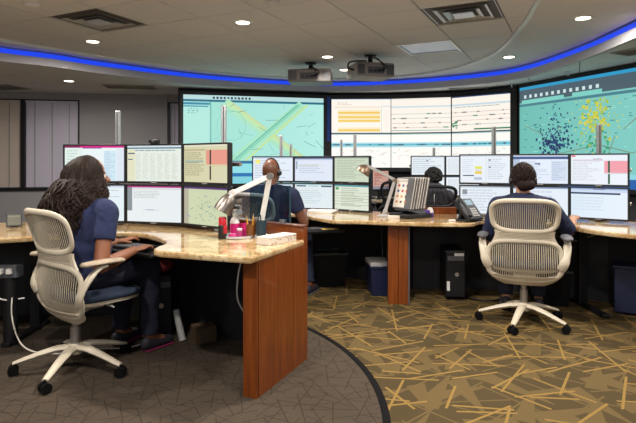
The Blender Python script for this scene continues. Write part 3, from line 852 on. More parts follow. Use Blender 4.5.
def leg(x, y, top, z):
    l = MB().box((x, y, z / 2), (.07, .05, z)).build('leg', M['blackm'], top, bevel=.004)
    MB().box((x, y - .12, .018), (.06, .55, .03)).build('foot', M['blackm'], l, bevel=.006)
    MB().box((x, y - .1, z - .02), (.05, .5, .03)).build('bracket', M['blackm'], l)
leg(2.30, 4.62, WT2, ZD2 - .036); leg(3.0, 3.95, WT2, ZD2 - .036); leg(-2.1, 3.95, WT1, ZD1 - .036)

# far desk behind everything
t = thing('far_desk', 'far desk in front of the centre video wall, behind the long worktop', 'desk', (0, 0, 0))
MB().box((1.0, 7.55, .717), (4.2, .80, .036)).build('top', M['tan'], t, bevel=.008)
MB().box((1.0, 7.93, .40), (4.2, .03, .80)).build('back_panel', M['dark'], t)
for x in (-1.05, .5, 1.9, 3.05): MB().box((x, 7.55, .35), (.04, .7, .70)).build('leg', M['dark'], t)

# ------------------------------------------------------------------ monitors
def monitor(lab, a, b, zb, ht, items, group):
    a, b = Vector(a), Vector(b); d = b - a; c = (a + b) / 2; wd = d.length - .004
    t = thing('monitor', lab, 'monitor', (c.x, c.y, zb), math.atan2(d.y, d.x), group)
    f = .0125
    bz = MB()
    for cc, ss in (((-wd / 2 + f / 2, 0, ht / 2), (f, .03, ht)), ((wd / 2 - f / 2, 0, ht / 2), (f, .03, ht)), ((0, 0, f * .7), (wd - 2 * f, .03, f * 1.4)), ((0, 0, ht - f / 2), (wd - 2 * f, .03, f))): bz.box(cc, ss)
    bz.build('bezel', M['black'], t, bevel=.002)
    MB().box((0, .019, ht / 2), (wd - .004, .022, ht - .004)).box((0, .04, ht / 2), (wd * .6, .03, ht * .6)).build('housing', M['black'], t, bevel=.006)
    screen('screen', wd - 2 * f, ht - 2.4 * f, items, t, -.0085, z0=f * 1.4)
    MB().box((0, -.0155, f * .7), (.05, .001, .005)).build('badge', M['lgrey'], t)
    return t

def mount(lab, pts, zb, ht, posts, ztop, z0):
    """posts: arc positions 0..1 along the bank"""
    t = thing('monitor_mount', lab, 'monitor stand', (0, 0, 0))
    back = offs(pts, .10)
    for z in (zb + ht * .5, zb + ht * 1.5 + .005):
        MB().tube([(x, y, z) for x, y in back], .016, 8).build('rail', M['alu'], t, smooth=50)
        for i in range(len(pts) - 1):
            a, b = (Vector(pts[i]) + Vector(pts[i + 1])) / 2, (Vector(back[i]) + Vector(back[i + 1])) / 2
            MB().cyl((a.x + (b.x - a.x) * .45, a.y + (b.y - a.y) * .45, z), (b.x, b.y, z), .02, n=8).build('bracket', M['blackm'], t)
    for (x, y) in posts:
        p = MB(); p.box((x, y, (z0 + ztop) / 2), (.034, .034, ztop - z0)).build('post', M['alu'], t, bevel=.003)
        MB().box((x, y - .0175, (z0 + ztop) / 2), (.010, .002, ztop - z0 - .02)).build('slot', M['grey'], t)
        MB().box((x, y, z0 + .012), (.12, .12, .024)).build('foot', M['alu'], t, bevel=.004)
    return t

Wt = '#eef4fa'
def page(seed, base=Wt, head='#c9d6e6', row='#c6d0da', n=14):
    return [('r', 0, 0, 1, 1, base), ('r', 0, 0, 1, .05, head)] + text(.04, .12, .96, .95, n, row, seed)
P = [(-1.94, 4.04), (-1.46, 4.04), (-.99, 3.91), (-.60, 3.62)]
hw = .297; zb = .785
ul = [('r', 0, 0, 1, 1, '#e9f3f4'), ('r', 0, 0, 1, .055, '#d61e8c'), ('r', 0, 0, .25, .055, '#8c1a58'), ('r', .3, .055, .62, .075, '#3a3f7a'), ('r', .0, .075, .3, 1, '#e2f0ea'), ('r', .66, .14, .86, 1, '#cfe6f2'), ('r', .87, .08, 1, 1, '#dce6f0'), ('r', .5, .42, .56, .44, '#2a3a4a')] + text(.67, .16, .86, .95, 18, '#a9c8dc', 31) + text(.04, .12, .28, .6, 6, '#b8d0c8', 30)
uc = [('r', 0, 0, 1, 1, '#e6ede2'), ('r', 0, 0, 1, .05, '#d4e2e8'), ('r', 0, .05, 1, .085, '#2f6a84'), ('r', 0, .10, .15, 1, '#e4e2c4'), ('r', .01, .2, .14, .23, '#2a4a7a'), ('r', .01, .37, .1, .395, '#2a4a7a')]
for k in range(6): uc += text(.17 + .135 * k, .22, .27 + .135 * k, .95, 22, '#bec2b8', 40 + k, .9, .55)
uc += text(.16, .12, .98, .18, 1, '#7a9ab0', 46)
ur = [('g', 0, 0, 1, 1, '#d2d0a8', '#dad6b4'), ('r', 0, 0, 1, .04, '#e6e2cc'), ('r', .52, .14, 1, .52, '#e89a88'), ('r', .6, .14, .635, .93, '#3a3a34'), ('r', .0, .12, .5, .15, '#b8a080')] + text(.03, .2, .48, .85, 12, '#a8a07c', 50, .9) + [('r', .03, .42, .46, .47, '#9fb4a8'), ('r', .52, .53, 1, .56, '#d8c8a0')]
ll = page(52, '#e4f0f4')
lc = [('r', 0, 0, 1, 1, '#e8eef0'), ('r', 0, 0, 1, .045, '#b03a82'), ('r', 0, .045, .09, .7, '#8a9498'), ('r', .1, .06, 1, .1, '#d8dce0'), ('r', .35, .66, .5, .68, '#4a78a8'), ('r', .3, .67, .6, .68, '#b8c4cc')] + text(.12, .14, .6, .36, 5, '#c2cac6', 54, 1.0) + [('l', .12, .26, .62, .26, .001, '#b8b8b0')]
lr = [('r', 0, 0, 1, 1, '#ccd4b0'), ('r', 0, 0, 1, .05, '#5a3a78'), ('r', 0, .05, .11, 1, '#b4b09c')]
for k in range(46):
    u, v = q.gauss(.52, .2), q.gauss(.55, .16); u, v = min(.9, max(.15, u)), min(.9, max(.1, v)); a = q.uniform(0, 6.3); l = q.uniform(.02, .09)
    lr.append(('l', u, v, u + l * math.cos(a), v + l * math.sin(a), .004, q.choice(['#6a9a78', '#7aa4a0', '#4a7aa8', '#8fae80'])))
G1 = 'monitors on the woman\'s desk'
MAT1 = [(ul, 'upper left monitor at the woman\'s desk, with a magenta title bar', 0, 1), (uc, 'upper middle monitor at the woman\'s desk, a table of columns, webcam on top', 1, 1),
        (ur, 'upper right monitor at the woman\'s desk, yellowish with a salmon block', 2, 1), (ll, 'lower left monitor at the woman\'s desk, mostly hidden by her hair', 0, 0),
        (lc, 'lower middle monitor at the woman\'s desk, white with a thin purple top bar', 1, 0), (lr, 'lower right monitor at the woman\'s desk, a pale green map behind the silver lamp', 2, 0)]
for it_, lab, i, r_ in MAT1: monitor(lab, P[i], P[i + 1], zb + r_ * (hw + .006), hw, it_, G1)
mount('twin aluminium posts holding the six monitors at the woman\'s desk', P, zb, hw, [(-1.585, 4.20), (-.675, 3.80)], 1.655, ZD1)
# webcam
t = thing('webcam', 'small black webcam clipped on top of the upper middle monitor', 'webcam', (-1.225, 3.965, zb + 2 * hw + .006), math.atan2(-.13, .47))
MB().box((0, 0, .022), (.085, .035, .028)).build('body', M['black'], t, bevel=.008)
MB().cyl((0, -.016, .022), (0, -.021, .022), .010, n=12).build('lens', M['grey'], t); MB().box((0, .01, .005), (.05, .05, .010)).build('clip', M['black'], t)

Mp = [(-.716, 5.75), (-.259, 5.74), (.17, 5.59), (.526, 5.31)]
h2 = .283
yl = page(60, '#e2ebf6', '#b8c8de', '#c2cede', 8) + [('r', .06, .1, .18, .26, '#f2e87a')]
yc = [('r', 0, 0, 1, 1, '#dfe7f6'), ('r', 0, 0, 1, .06, '#3a4468'), ('r', 0, .06, 1, .12, '#b9c6dc'), ('r', .02, .16, .07, .5, '#9fb0c8')] + text(.12, .3, .85, .7, 5, '#c0cade', 61) + [('r', .02, .34, .8, .36, '#d8d8b0')]
yr = [('r', 0, 0, 1, 1, '#ccd8c2'), ('r', 0, 0, 1, .05, '#8a9488')] + text(.06, .12, .9, .9, 12, '#aebaa4', 62)
zl = page(63, '#e2ecf2', '#a8bcc8')
zc = [('r', 0, 0, 1, 1, '#e0ebf0'), ('r', .04, .05, .3, .10, '#2f4a6a'), ('r', .36, .05, .62, .10, '#b8d0d8'), ('r', .7, .05, .98, .11, '#2f4a6a'), ('r', 0, .0, 1, .03, '#a8d4d8')] + text(.1, .25, .8, .85, 7, '#c8d8dc', 64)
zr = [('r', 0, 0, 1, 1, '#dfe6d6'), ('r', 0, 0, 1, .07, '#5fa0a8'), ('r', .03, .1, .12, .2, '#4a9a5a')] + [('r', 0, v, 1, v + .025, '#b8c4a8') for v in (.3, .42, .54, .66, .78)] + text(.2, .12, .9, .9, 10, '#b0bca6', 65)
G2 = 'monitors of the second man'
for it_, lab, i, r_ in [(yl, 'upper left monitor in front of the man with the shaved head, partly behind his head', 0, 1), (yc, 'upper middle monitor of the second man\'s desk, blue white with a dark title bar', 1, 1), (yr, 'upper right monitor of the second man\'s desk, pale green, left of the bronze lamp', 2, 1),
                        (zl, 'lower left monitor hidden by the back of the man with the shaved head', 0, 0), (zc, 'lower middle monitor of the second man\'s desk, white with dark blocks along its top', 1, 0), (zr, 'lower right monitor of the second man\'s desk, pale with green grey lines', 2, 0)]:
    monitor(lab, Mp[i], Mp[i + 1], .742 + r_ * (h2 + .005), h2, it_, G2)
mount('pair of aluminium posts behind the second man\'s six monitors', Mp, .742, h2, [(-.41, 5.90), (.39, 5.60)], 1.545, ZD2)

Rp = [(1.34, 5.035), (1.774, 4.855), (2.226, 4.69), (2.594, 4.41)]
al = [('r', 0, 0, 1, 1, '#e8eef6'), ('r', 0, 0, 1, .05, '#d2dae6'), ('r', .3, .40, .44, .49, '#e4e04a'), ('r', .3, .50, .44, .57, '#d8dde0'), ('r', .3, .58, .44, .68, '#ecc84a'), ('r', .52, .06, .53, .95, '#ccd4de'), ('r', .05, .72, .28, .76, '#3a4a6a'), ('r', .28, .8, .44, .9, '#b8c4da')] + text(.04, .14, .28, .66, 7, '#c8d2de', 70) + text(.56, .12, .96, .9, 10, '#c4cedc', 71) + [('r', .58, .14, .62, .2, '#7a8698'), ('r', .58, .4, .62, .46, '#7a8698')]
ac = [('r', 0, 0, 1, 1, '#e2ebf8'), ('r', 0, 0, 1, .05, '#c4d0e4'), ('r', 0, .05, 1, .14, '#34508a'), ('r', 0, .14, .12, .8, '#b4c2dc'), ('r', .4, .28, .5, .34, '#5a6a8a'), ('r', .7, .2, .98, .9, '#d0dcee')] + text(.15, .2, .66, .9, 12, '#bccadf', 72) + text(.72, .24, .97, .9, 10, '#aebcd6', 73)
ar = [('r', 0, 0, 1, 1, '#eaf1f8'), ('r', .01, .01, .08, .06, '#d85a6a'), ('r', .60, .2, 1, .60, '#f0a0ac'), ('r', .665, .2, .70, .98, '#28583a'), ('r', .60, .6, 1, .64, '#dcd6dc'), ('r', .03, .16, .58, .19, '#c8b8c8')] + text(.03, .22, .56, .9, 12, '#d4d4de', 74) + [('r', .4, .12, .56, .15, '#b8a8c0')]
bl = page(75, '#e4ecf4', '#b8c4d4', '#ccd6e2', 8) + [('r', .04, .12, .14, .3, '#8a9098')]
bc = page(76, '#e4edf6', '#8a9cc0', '#d4dcea', 5)
br = [('g', 0, 0, 1, 1, '#dcebf8', '#e6f0fa'), ('r', 0, 0, 1, .05, '#9fb4dc'), ('r', .4, .015, .62, .04, '#4a5a8a'), ('r', .0, .14, .88, .20, '#26365e'), ('r', .0, .06, 1, .13, '#cadaf0')] + text(.04, .3, .7, .8, 5, '#d4e2f0', 77)
G3 = 'monitors of the man with the headset'
for it_, lab, i, r_ in [(al, 'upper left monitor at the right-hand desk, white with yellow boxes', 0, 1), (ac, 'upper middle monitor at the right-hand desk, behind the headset man\'s head, blue header', 1, 1), (ar, 'upper right monitor at the right-hand desk, with a pink block', 2, 1),
                        (bl, 'lower left monitor at the right-hand desk, behind the desk phone', 0, 0), (bc, 'lower middle monitor hidden by the shoulder of the man with the headset', 1, 0), (br, 'lower right monitor at the right-hand desk, pale blue with a navy bar', 2, 0)]:
    monitor(lab, Rp[i], Rp[i + 1], .752 + r_ * (h2 + .005), h2, it_, G3)
mount('pair of aluminium posts behind the right-hand desk\'s six monitors', Rp, .752, h2, [(1.665, 5.02), (2.49, 4.70)], 1.585, ZD2)

Fp = [(1.333, 7.63), (1.83, 7.63), (2.33, 7.63)]
ff = page(80, '#e6eef4', '#c0ccd8', '#c4d0da', 7) + [('r', .45, .2, .5, .25, '#2a3040')]
G4 = 'monitors on the far desk'
for i, r_, lab in [(0, 1, 'upper monitor on the far desk above the far person\'s dark curly hair'), (1, 1, 'upper far monitor, narrow glimpse left of the yellow boxed monitor'), (0, 0, 'lower monitor on the far desk hidden behind the far person'), (1, 0, 'lower far monitor, narrow white glimpse right of the far person')]:
    monitor(lab, Fp[i], Fp[i + 1], .755 + r_ * .295, .29, ff if i == 0 else page(81 + r_), G4)
mount('aluminium posts behind the far desk\'s monitors', Fp, .755, .29, [(1.70, 7.78)], 1.46, ZD2)
for x, zt, lab in ((-.39, 1.51, 'thin grey post in front of the left map screen, left of two'), (.335, 1.57, 'thin grey post against the left panel of the video wall')):
    t = thing('monitor_post', lab, 'post', (x, 7.6, ZD2))
    MB().box((0, 0, (zt - ZD2) / 2), (.034, .034, zt - ZD2)).build('post', M['alu'], t, bevel=.003); MB().box((0, 0, .01), (.14, .14, .02)).build('foot', M['alu'], t, bevel=.003)
    MB().box((0, -.0175, (zt - ZD2) / 2), (.01, .002, zt - ZD2 - .04)).build('slot', M['grey'], t)
# far tilted display
t = thing('monitor', 'small tilted display with a pinkish picture on the far desk, seen behind the bronze lamp', 'monitor', (.87, 7.35, ZD2), R(25))
MB().box((0, .03, .01), (.18, .16, .02)).build('foot', M['blackm'], t, bevel=.004); MB().box((0, .05, .12), (.04, .03, .22)).build('neck', M['blackm'], t)
MB().box((0, .02, .265), (.28, .03, .29)).build('housing', M['black'], t, bevel=.004)
sc = screen('screen', .25, .25, [('r', 0, 0, 1, 1, '#c89a8c'), ('r', .1, .1, .9, .3, '#b8786c'), ('r', .2, .4, .6, .8, '#d8b0a0'), ('r', 0, .85, 1, 1, '#8a8a98')] + text(.1, .35, .9, .8, 6, '#8a4a4a', 90), t, .0, z0=.14)

# ------------------------------------------------------------------ office chairs
def spow(v, e): return math.copysign(abs(v) ** e, v)
BP = [(.30, -.05), (.36, -.105), (.41, -.145), (.50, -.165), (.60, -.150), (.68, -.150), (.75, -.165), (.85, -.195), (.97, -.240)]
def yb(z):
    for (a, b), (c, d) in zip(BP, BP[1:]):
        if z <= c: return b + (d - b) * (z - a) / (c - a)
    return BP[-1][1]
def S(x, z, o=0): return (x, yb(z) + .05 * (x / .25) ** 2 + o, z)
def loop(zc, hh, hw_, taper, n=48):
    out = []
    for i in range(n):
        a = 2 * math.pi * i / n; zz = zc + hh * spow(math.sin(a), .55)
        out.append(S(hw_ * (1 + taper * (zz - zc) / hh) * spow(math.cos(a), .55), zz))
    return out
def make_chair(name, lab, loc, rz, star, shell, mesh_m, seat_m, group=None, pad_m=None):
    t = thing(name, lab, 'chair', loc, rz, group)
    # star base
    for k in range(5):
        a = star - rz + 2 * math.pi * k / 5; dx, dy = math.cos(a), math.sin(a)
        pts = [(dx * r_, dy * r_, z) for r_, z in ((.03, .135), (.10, .132), (.20, .108), (.30, .078), (.335, .068))]
        MB().tube(pts, [(.032, .020), (.030, .020), (.026, .017), (.021, .013), (.018, .010)], 10, up=(0, 0, 1)).build('leg', shell, t, smooth=50)
        cs = MB(); px, py = dx * .335, dy * .335; b = a + .9 + k
        ux, uy = math.cos(b), math.sin(b)
        for s in (-1, 1): cs.cyl((px + ux * .008 * s, py + uy * .008 * s, .029), (px + ux * .028 * s, py + uy * .028 * s, .029), .029, n=16)
        cs.cyl((px, py, .03), (px, py, .07), .009, n=8)
        cs.build('caster', M['rubber'], t, smooth=50)
    MB().lathe((0, 0, 0), [(.0, .10), (.042, .10), (.045, .12), (.040, .155), (.034, .16), (0, .16)], 20).build('hub', shell, t, smooth=50)
    MB().lathe((0, 0, 0), [(0, .15), (.030, .15), (.030, .26), (.022, .262), (.022, .37), (0, .37)], 16).build('gas_column', M['alu'], t, smooth=50)
    m = MB().box((0, .02, .385), (.16, .24, .05)); m.tube([(0, .12, .40), (0, -.02, .355), (0, -.08, .345)], [(.10, .018), (.11, .02), (.12, .016)], 10, up=(0, 0, 1))
    m.build('tilt_mechanism', shell, t, smooth=50, bevel=.006)
    MB().cyl((.10, .10, .40), (.25, .10, .395), .006, n=8).build('lever', M['lgrey'], t)
    # seat
    def pad(z, hx, hy, e, dz):
        return [(hx * spow(math.cos(2 * math.pi * i / 40), e), .115 + hy * spow(math.sin(2 * math.pi * i / 40), e), z + dz * (max(0, math.sin(2 * math.pi * i / 40)) ** 2)) for i in range(40)]
    def stack(rings):
        mb = MB(); n_ = 40; vs = [p for r_ in rings for p in r_]; fs = []
        for j in range(len(rings) - 1):
            for i in range(n_): fs.append((j * n_ + i, j * n_ + (i + 1) % n_, (j + 1) * n_ + (i + 1) % n_, (j + 1) * n_ + i))
        fs.append(tuple(range(n_ - 1, -1, -1))); fs.append(tuple((len(rings) - 1) * n_ + i for i in range(n_)))
        return mb.add(vs, fs)
    stack([pad(.405, .20, .20, .6, -.0), pad(.415, .235, .23, .6, -.01), pad(.435, .24, .235, .6, -.02)]).build('seat_pan', shell, t, smooth=50)
    stack([pad(.432, .235, .23, .6, -.02), pad(.445, .248, .245, .6, -.022), pad(.468, .248, .245, .6, -.022), pad(.482, .225, .222, .6, -.02), pad(.486, .15, .15, .7, -.012)]).build('seat', seat_m, t, smooth=60)
    # back: two loops, slats, waist
    MB().tube(loop(.845, .118, .232, .04), (.019, .012), 10, True, up=(0, 1, 0)).build('upper_frame', shell, t, smooth=60)
    MB().tube(loop(.505, .150, .262, -.02), (.020, .014), 10, True, up=(0, 1, 0)).build('lower_frame', shell, t, smooth=60)
    for nm, zc, hh, hw_, tp, n_ in (('upper_slats', .845, .112, .225, .05, 31), ('lower_slats', .505, .146, .252, -.02, 33)):
        sl = MB()
        for k in range(n_):
            x = -hw_ * .97 + 2 * hw_ * .97 * k / (n_ - 1)
            lim = (1 - min(.999, abs(x) / hw_) ** (1 / .275)) ** .275
            zs = [zc + hh * lim * s for s in (-1, -.6, -.2, .2, .6, 1)]
            sl.tube([S(x * (1 + tp * (z - zc) / hh), z) for z in zs], (.0036, .0022), 6, up=(0, 1, 0))
        tag(sl.build(nm, mesh_m, t, smooth=60), kind='stuff')
    def panel(rows, th, o=0):
        vs, fs = [], []; nx = 14
        for z, w_ in rows:
            for k in range(nx + 1): vs.append(S(-w_ + 2 * w_ * k / nx, z, o))
        for z, w_ in rows:
            for k in range(nx + 1): vs.append(S(-w_ + 2 * w_ * k / nx, z, o + th))
        r_ = len(rows); w1 = nx + 1; off_ = r_ * w1
        for j in range(r_ - 1):
            for k in range(nx):
                a = j * w1 + k; fs += [(a, a + 1, a + 1 + w1, a + w1), (off_ + a + w1, off_ + a + w1 + 1, off_ + a + 1, off_ + a)]
        for k in range(nx):
            fs += [(k + 1, k, off_ + k, off_ + k + 1)]; a = (r_ - 1) * w1 + k; fs += [(a, a + 1, off_ + a + 1, off_ + a)]
        for j in range(r_ - 1):
            a = j * w1; fs += [(a, a + w1, off_ + a + w1, off_ + a)]; a = j * w1 + nx; fs += [(a + w1, a, off_ + a, off_ + a + w1)]
        return MB().add(vs, fs)
    panel([(.640, .235), (.655, .226), (.68, .214), (.705, .210), (.732, .216)], .012, -.008).build('waist', shell, t, smooth=60)
    rb = MB()
    for k in range(7):
        z = .652 + .011 * k; rb.tube([S(x, z, -.010) for x in (-.19, -.1, 0, .1, .19)], .0028, 6)
    tag(rb.build('waist_ribs', mesh_m, t, smooth=60), kind='stuff')
    panel([(.385, .245), (.360, .235), (.335, .20), (.308, .14)][::-1], .018, -.016).build('back_yoke', shell, t, smooth=60)
    for s in (-1, 1):
        MB().tube(catmull([(.255 * s, -.11, .45), (.278 * s, -.12, .50), (.298 * s, -.085, .58), (.306 * s, -.03, .642), (.304 * s, .02, .657)], False, 4),
                  [(.014, .034)] * 6 + [(.014, .030)] * 5 + [(.013, .026)] * 6, 10, up=(s, 0, .0)).build('arm_support', shell, t, smooth=60)
        MB().tube([(.304 * s, y, z) for y, z in ((-.125, .676), (-.11, .676), (-.04, .678), (.05, .678), (.12, .675), (.135, .673))], [(.018, .008), (.036, .014), (.042, .016), (.042, .016), (.034, .014), (.015, .007)], 14, up=(0, 0, 1)).build('arm_pad', pad_m or shell, t, smooth=60)
    return t
make_chair('office_chair', 'ivory office chair at lower left with the woman sitting in it', (-1.46, 3.19, .004), -R(38), R(-92), M['ivory'], M['ivoryd'], M['seat'], None, M['tan'])
make_chair('office_chair', 'ivory slatted-back office chair on the right, under the man with the headset', (1.60, 4.12, 0), -R(20), R(-124), M['ivory'], M['ivoryd'], M['seat'], None, M['grey'])
make_chair('office_chair', 'grey mesh-back office chair of the man with the shaved head, behind the white lamp', (-.50, 4.84, 0), -R(33), R(-80), M['lgrey'], M['lgrey'], M['seat'])
make_chair('office_chair', 'dark office chair under the far person in dark grey', (1.40, 6.40, 0), -R(5), R(-60), M['blackm'], M['blackm'], M['dark'])
make_chair('office_chair', 'empty black office chair at the far desk, left of the display binder', (1.02, 6.95, .04), R(8), R(-60), M['blackm'], M['blackm'], M['dark'])
# ------------------------------------------------------------------ people
tex = bpy.data.textures.new('cloth_folds', 'CLOUDS'); tex.noise_scale = .07; tex.noise_depth = 2
def ik(s, t, a, b, hint):
    s, t, hint = Vector(s), Vector(t), Vector(hint); d = t - s; l = min(d.length, (a + b) * .995); u = d.normalized(); t = s + u * l
    x = (a * a - b * b + l * l) / (2 * l); h = math.sqrt(max(0, a * a - x * x)); hp = (hint - u * hint.dot(u)).normalized()
    return s + u * x + hp * h, t
def hand(mb, wr, d, up, thumb):
    """palm, four bent fingers of different lengths and a thumb leaving the side of the palm"""
    wr = Vector(wr); d = Vector(d).normalized(); up = Vector(up); up = (up - d * up.dot(d)).normalized(); s = d.cross(up)
    m = Matrix((s, d, up)).transposed()
    mb.ell(wr + d * .048, (.039, .052, .015), m, 14, 8); mb.ell(wr + d * .01, (.027, .035, .018), m, 12, 8)
    for o, l, r_ in ((-.030, .060, .0080), (-.0105, .070, .0088), (.0100, .066, .0088), (.0295, .052, .0076)):
        o *= -thumb
        a = wr + d * .085 + s * o + up * .002
        b = a + d * l * .45 + up * .004 + s * o * .12; c = b + d * l * .33 - up * .012; e = c + d * l * .20 - up * .014
        mb.cap(a - d * .02, b, r_ * 1.05, r_); mb.cap(b, c, r_, r_ * .92); mb.cap(c, e, r_ * .92, r_ * .8)
    a = wr + d * .020 + s * thumb * .026; b = a + d * .030 + s * thumb * .026 - up * .006; c = b + d * .026 + s * thumb * .008 - up * .006
    mb.cap(a, b, .013, .0105); mb.cap(b, c, .0105, .0085)

def person(lab, loc, rz, skin, shirt_m, pants_m, th=0.0, lean=.03, head_yaw=0, rh=(.2, .4, .75), lh=(-.2, .4, .75), bulk=1.0, knees=None, feet=None, elbow=.32, sleeve=.55, seat=.486, arm=(.285, .25), hpitch=0):
    t = thing('person', lab, 'person', loc, rz)
    ph = seat + .085
    sh = .985 + th; sx = .175 * bulk
    neck = Vector((0, lean - .005, sh + .03)); Hc = Vector((0, lean + .025, sh + .185))
    Hm = Matrix.Rotation(head_yaw, 3, 'Z') @ Matrix.Rotation(hpitch, 3, 'X')
    H = lambda x, y, z: Hc + Hm @ Vector((x, y, z))
    b = MB()
    # trunk
    def trunk(mb, g):
        mb.ell((0, .0, ph + .02), (.165 * bulk + g, .125 * bulk + g, .115 + g)); mb.ell((0, .015, ph + .16), (.150 * bulk + g, .118 * bulk + g, .15 + g))
        mb.ell((0, lean * .7, ph + .27), (.165 * bulk + g, .115 * bulk + g, .16 + g)); mb.ell((0, lean * .9, sh - .085), (.165 * bulk + g, .105 * bulk + g, .115 + g))
        for s in (-1, 1): mb.cap((0, lean, sh + .01), (s * sx, lean - .005, sh - .022), .060 + g, .060 + g); mb.ell((s * .08 * bulk, lean - .03, sh - .08), (.08 + g, .08 + g, .11 + g))
    trunk(b, 0)
    b.cap(neck - Vector((0, 0, .04)), H(0, -.015, -.05), .058, .052)
    # head
    b.ell(H(0, -.012, .022), (.077, .097, .098), Hm, 20, 14); b.ell(H(0, .028, -.038), (.060, .066, .078), Hm, 16, 12); b.ell(H(0, .055, -.085), (.030, .026, .022), Hm)
    b.cap(H(0, .086, .005), H(0, .107, -.028), .008, .013); 
    for s in (-1, 1):
        b.ell(H(s * .011, .098, -.031), (.009, .011, .008), Hm); b.ell(H(s * .034, .078, .020), (.024, .012, .008), Hm)
        b.ell(H(s * .043, .062, -.022), (.022, .020, .018), Hm); b.ell(H(s * .079, -.012, -.010), (.009, .020, .031), Hm); b.ell(H(s * .076, -.004, -.018), (.012, .012, .018), Hm)
    b.ell(H(0, .089, -.057), (.024, .010, .006), Hm); b.ell(H(0, .086, -.067), (.020, .011, .0065), Hm)
    # arms
    arms = []
    for s, tg in ((1, rh), (-1, lh)):
        S_ = Vector((s * (sx + .012), lean - .005, sh - .03)); E_, W_ = ik(S_, tg, arm[0], arm[1], (s * elbow, -.45, -1))
        b.cap(S_, E_, .050 * bulk, .041); b.ell(S_.lerp(E_, .42), (.047 * bulk,) * 3); b.cap(E_, E_.lerp(W_, .35), .041, .042); b.cap(E_.lerp(W_, .35), W_, .042, .027)
        d = (W_ - E_).normalized(); d = Vector((d.x, d.y, d.z * .35)).normalized()
        hand(b, W_, d, (0, 0, 1), -s)
        arms.append((S_, E_, W_))
    # legs
    knees = knees or ((.125, .41, ph - .02), (-.125, .41, ph - .02)); feet = feet or ((.13, .40, .0), (-.13, .38, .0))
    legs = []
    for s, kn, ft in ((1, knees[0], feet[0]), (-1, knees[1], feet[1])):
        hp = Vector((s * .09, .02, ph - .01)); kn = Vector(kn); an = Vector((ft[0], ft[1], .095))
        b.cap(hp, kn, .082, .056); b.cap(kn, kn.lerp(an, .35), .056, .054); b.cap(kn.lerp(an, .35), an, .054, .036)
        b.cap(an, an + Vector((s * .02, .12, -.055)), .035, .026)
        legs.append((hp, kn, an, s))
    body = remesh(b, 'body', .0062, skin, t, 3)
    for s in (-1, 1):
        e = MB().ell(H(s * .032, .078, -.002), (.0125, .0125, .0125), None, 12, 8).build('eye', M['eyew'], t, smooth=True)
        MB().ell(H(s * .032, .0862, -.002), (.006, .006, .006), None, 10, 6).build('iris', M['iris'], e, smooth=True)
    # clothing
    g = .013
    sb = MB(); trunk(sb, g)
    for S_, E_, W_ in arms:
        q_ = S_.lerp(E_, sleeve); sb.ell(S_, .066 * bulk); sb.cyl(S_, q_, .064 * bulk, .060 * bulk, 16)
    sb.cyl(neck - Vector((0, 0, .05)), neck + Vector((0, -.006, .012)), .080, .066, 18)
    so = remesh(sb, 'shirt', .0075, shirt_m, t, 4)
    dm = so.modifiers.new('folds', 'DISPLACE'); dm.texture = tex; dm.strength = .016; dm.mid_level = .5
    pb = MB(); pb.ell((0, 0, ph - .01), (.178 * bulk, .135 * bulk, .095))
    for hp, kn, an, s in legs: pb.cap(hp, kn, .092, .069); pb.cyl(kn, kn.lerp(an, .97), .069, .058, 16); pb.ell(kn, .070)
    po = remesh(pb, 'trousers', .0085, pants_m, t, 4)
    dm = po.modifiers.new('folds', 'DISPLACE'); dm.texture = tex; dm.strength = .018; dm.mid_level = .5
    for hp, kn, an, s in legs:
        f = MB(); c = Vector((an.x, an.y, .0))
        f.ell(c + Vector((0, -.02, .05)), (.040, .05, .048)); f.cap(c + Vector((0, .0, .045)), c + Vector((s * .025, .15, .036)), .042, .032)
        sh_ = remesh(f, 'shoe', .006, M['shoe'], t, 3)
        so_ = MB().box((an.x + s * .012, an.y + .065, .008), (.074, .225, .012), -s * .12); so_.build('sole', plain('dark_pink', '#7c2148', .6) if lab.startswith('woman') else M['grey'], sh_, bevel=.006)
    return t, H, Hm, Hc

def headset(t, H, boom=1):
    hb = MB(); hb.tube([H(.092 * math.sin(a), -.01 - .02 * math.cos(a), .01 + .118 * math.cos(a)) for a in [R(x) for x in range(-95, 96, 10)]], (.004, .011), 8)
    o = hb.build('headset_band', M['black'], t, smooth=60)
    for s in (-1, 1):
        a, b = H(s * .082, -.012, -.01), H(s * .104, -.014, -.01); MB().cyl(a, b, .036, .031, 18).build('ear_cup', M['black'], t, smooth=50)
    MB().tube(catmull([H(boom * .10, 0, -.02), H(boom * .09, .06, -.05), H(boom * .05, .105, -.065)]), .003, 6).build('microphone_boom', M['black'], t, smooth=60)

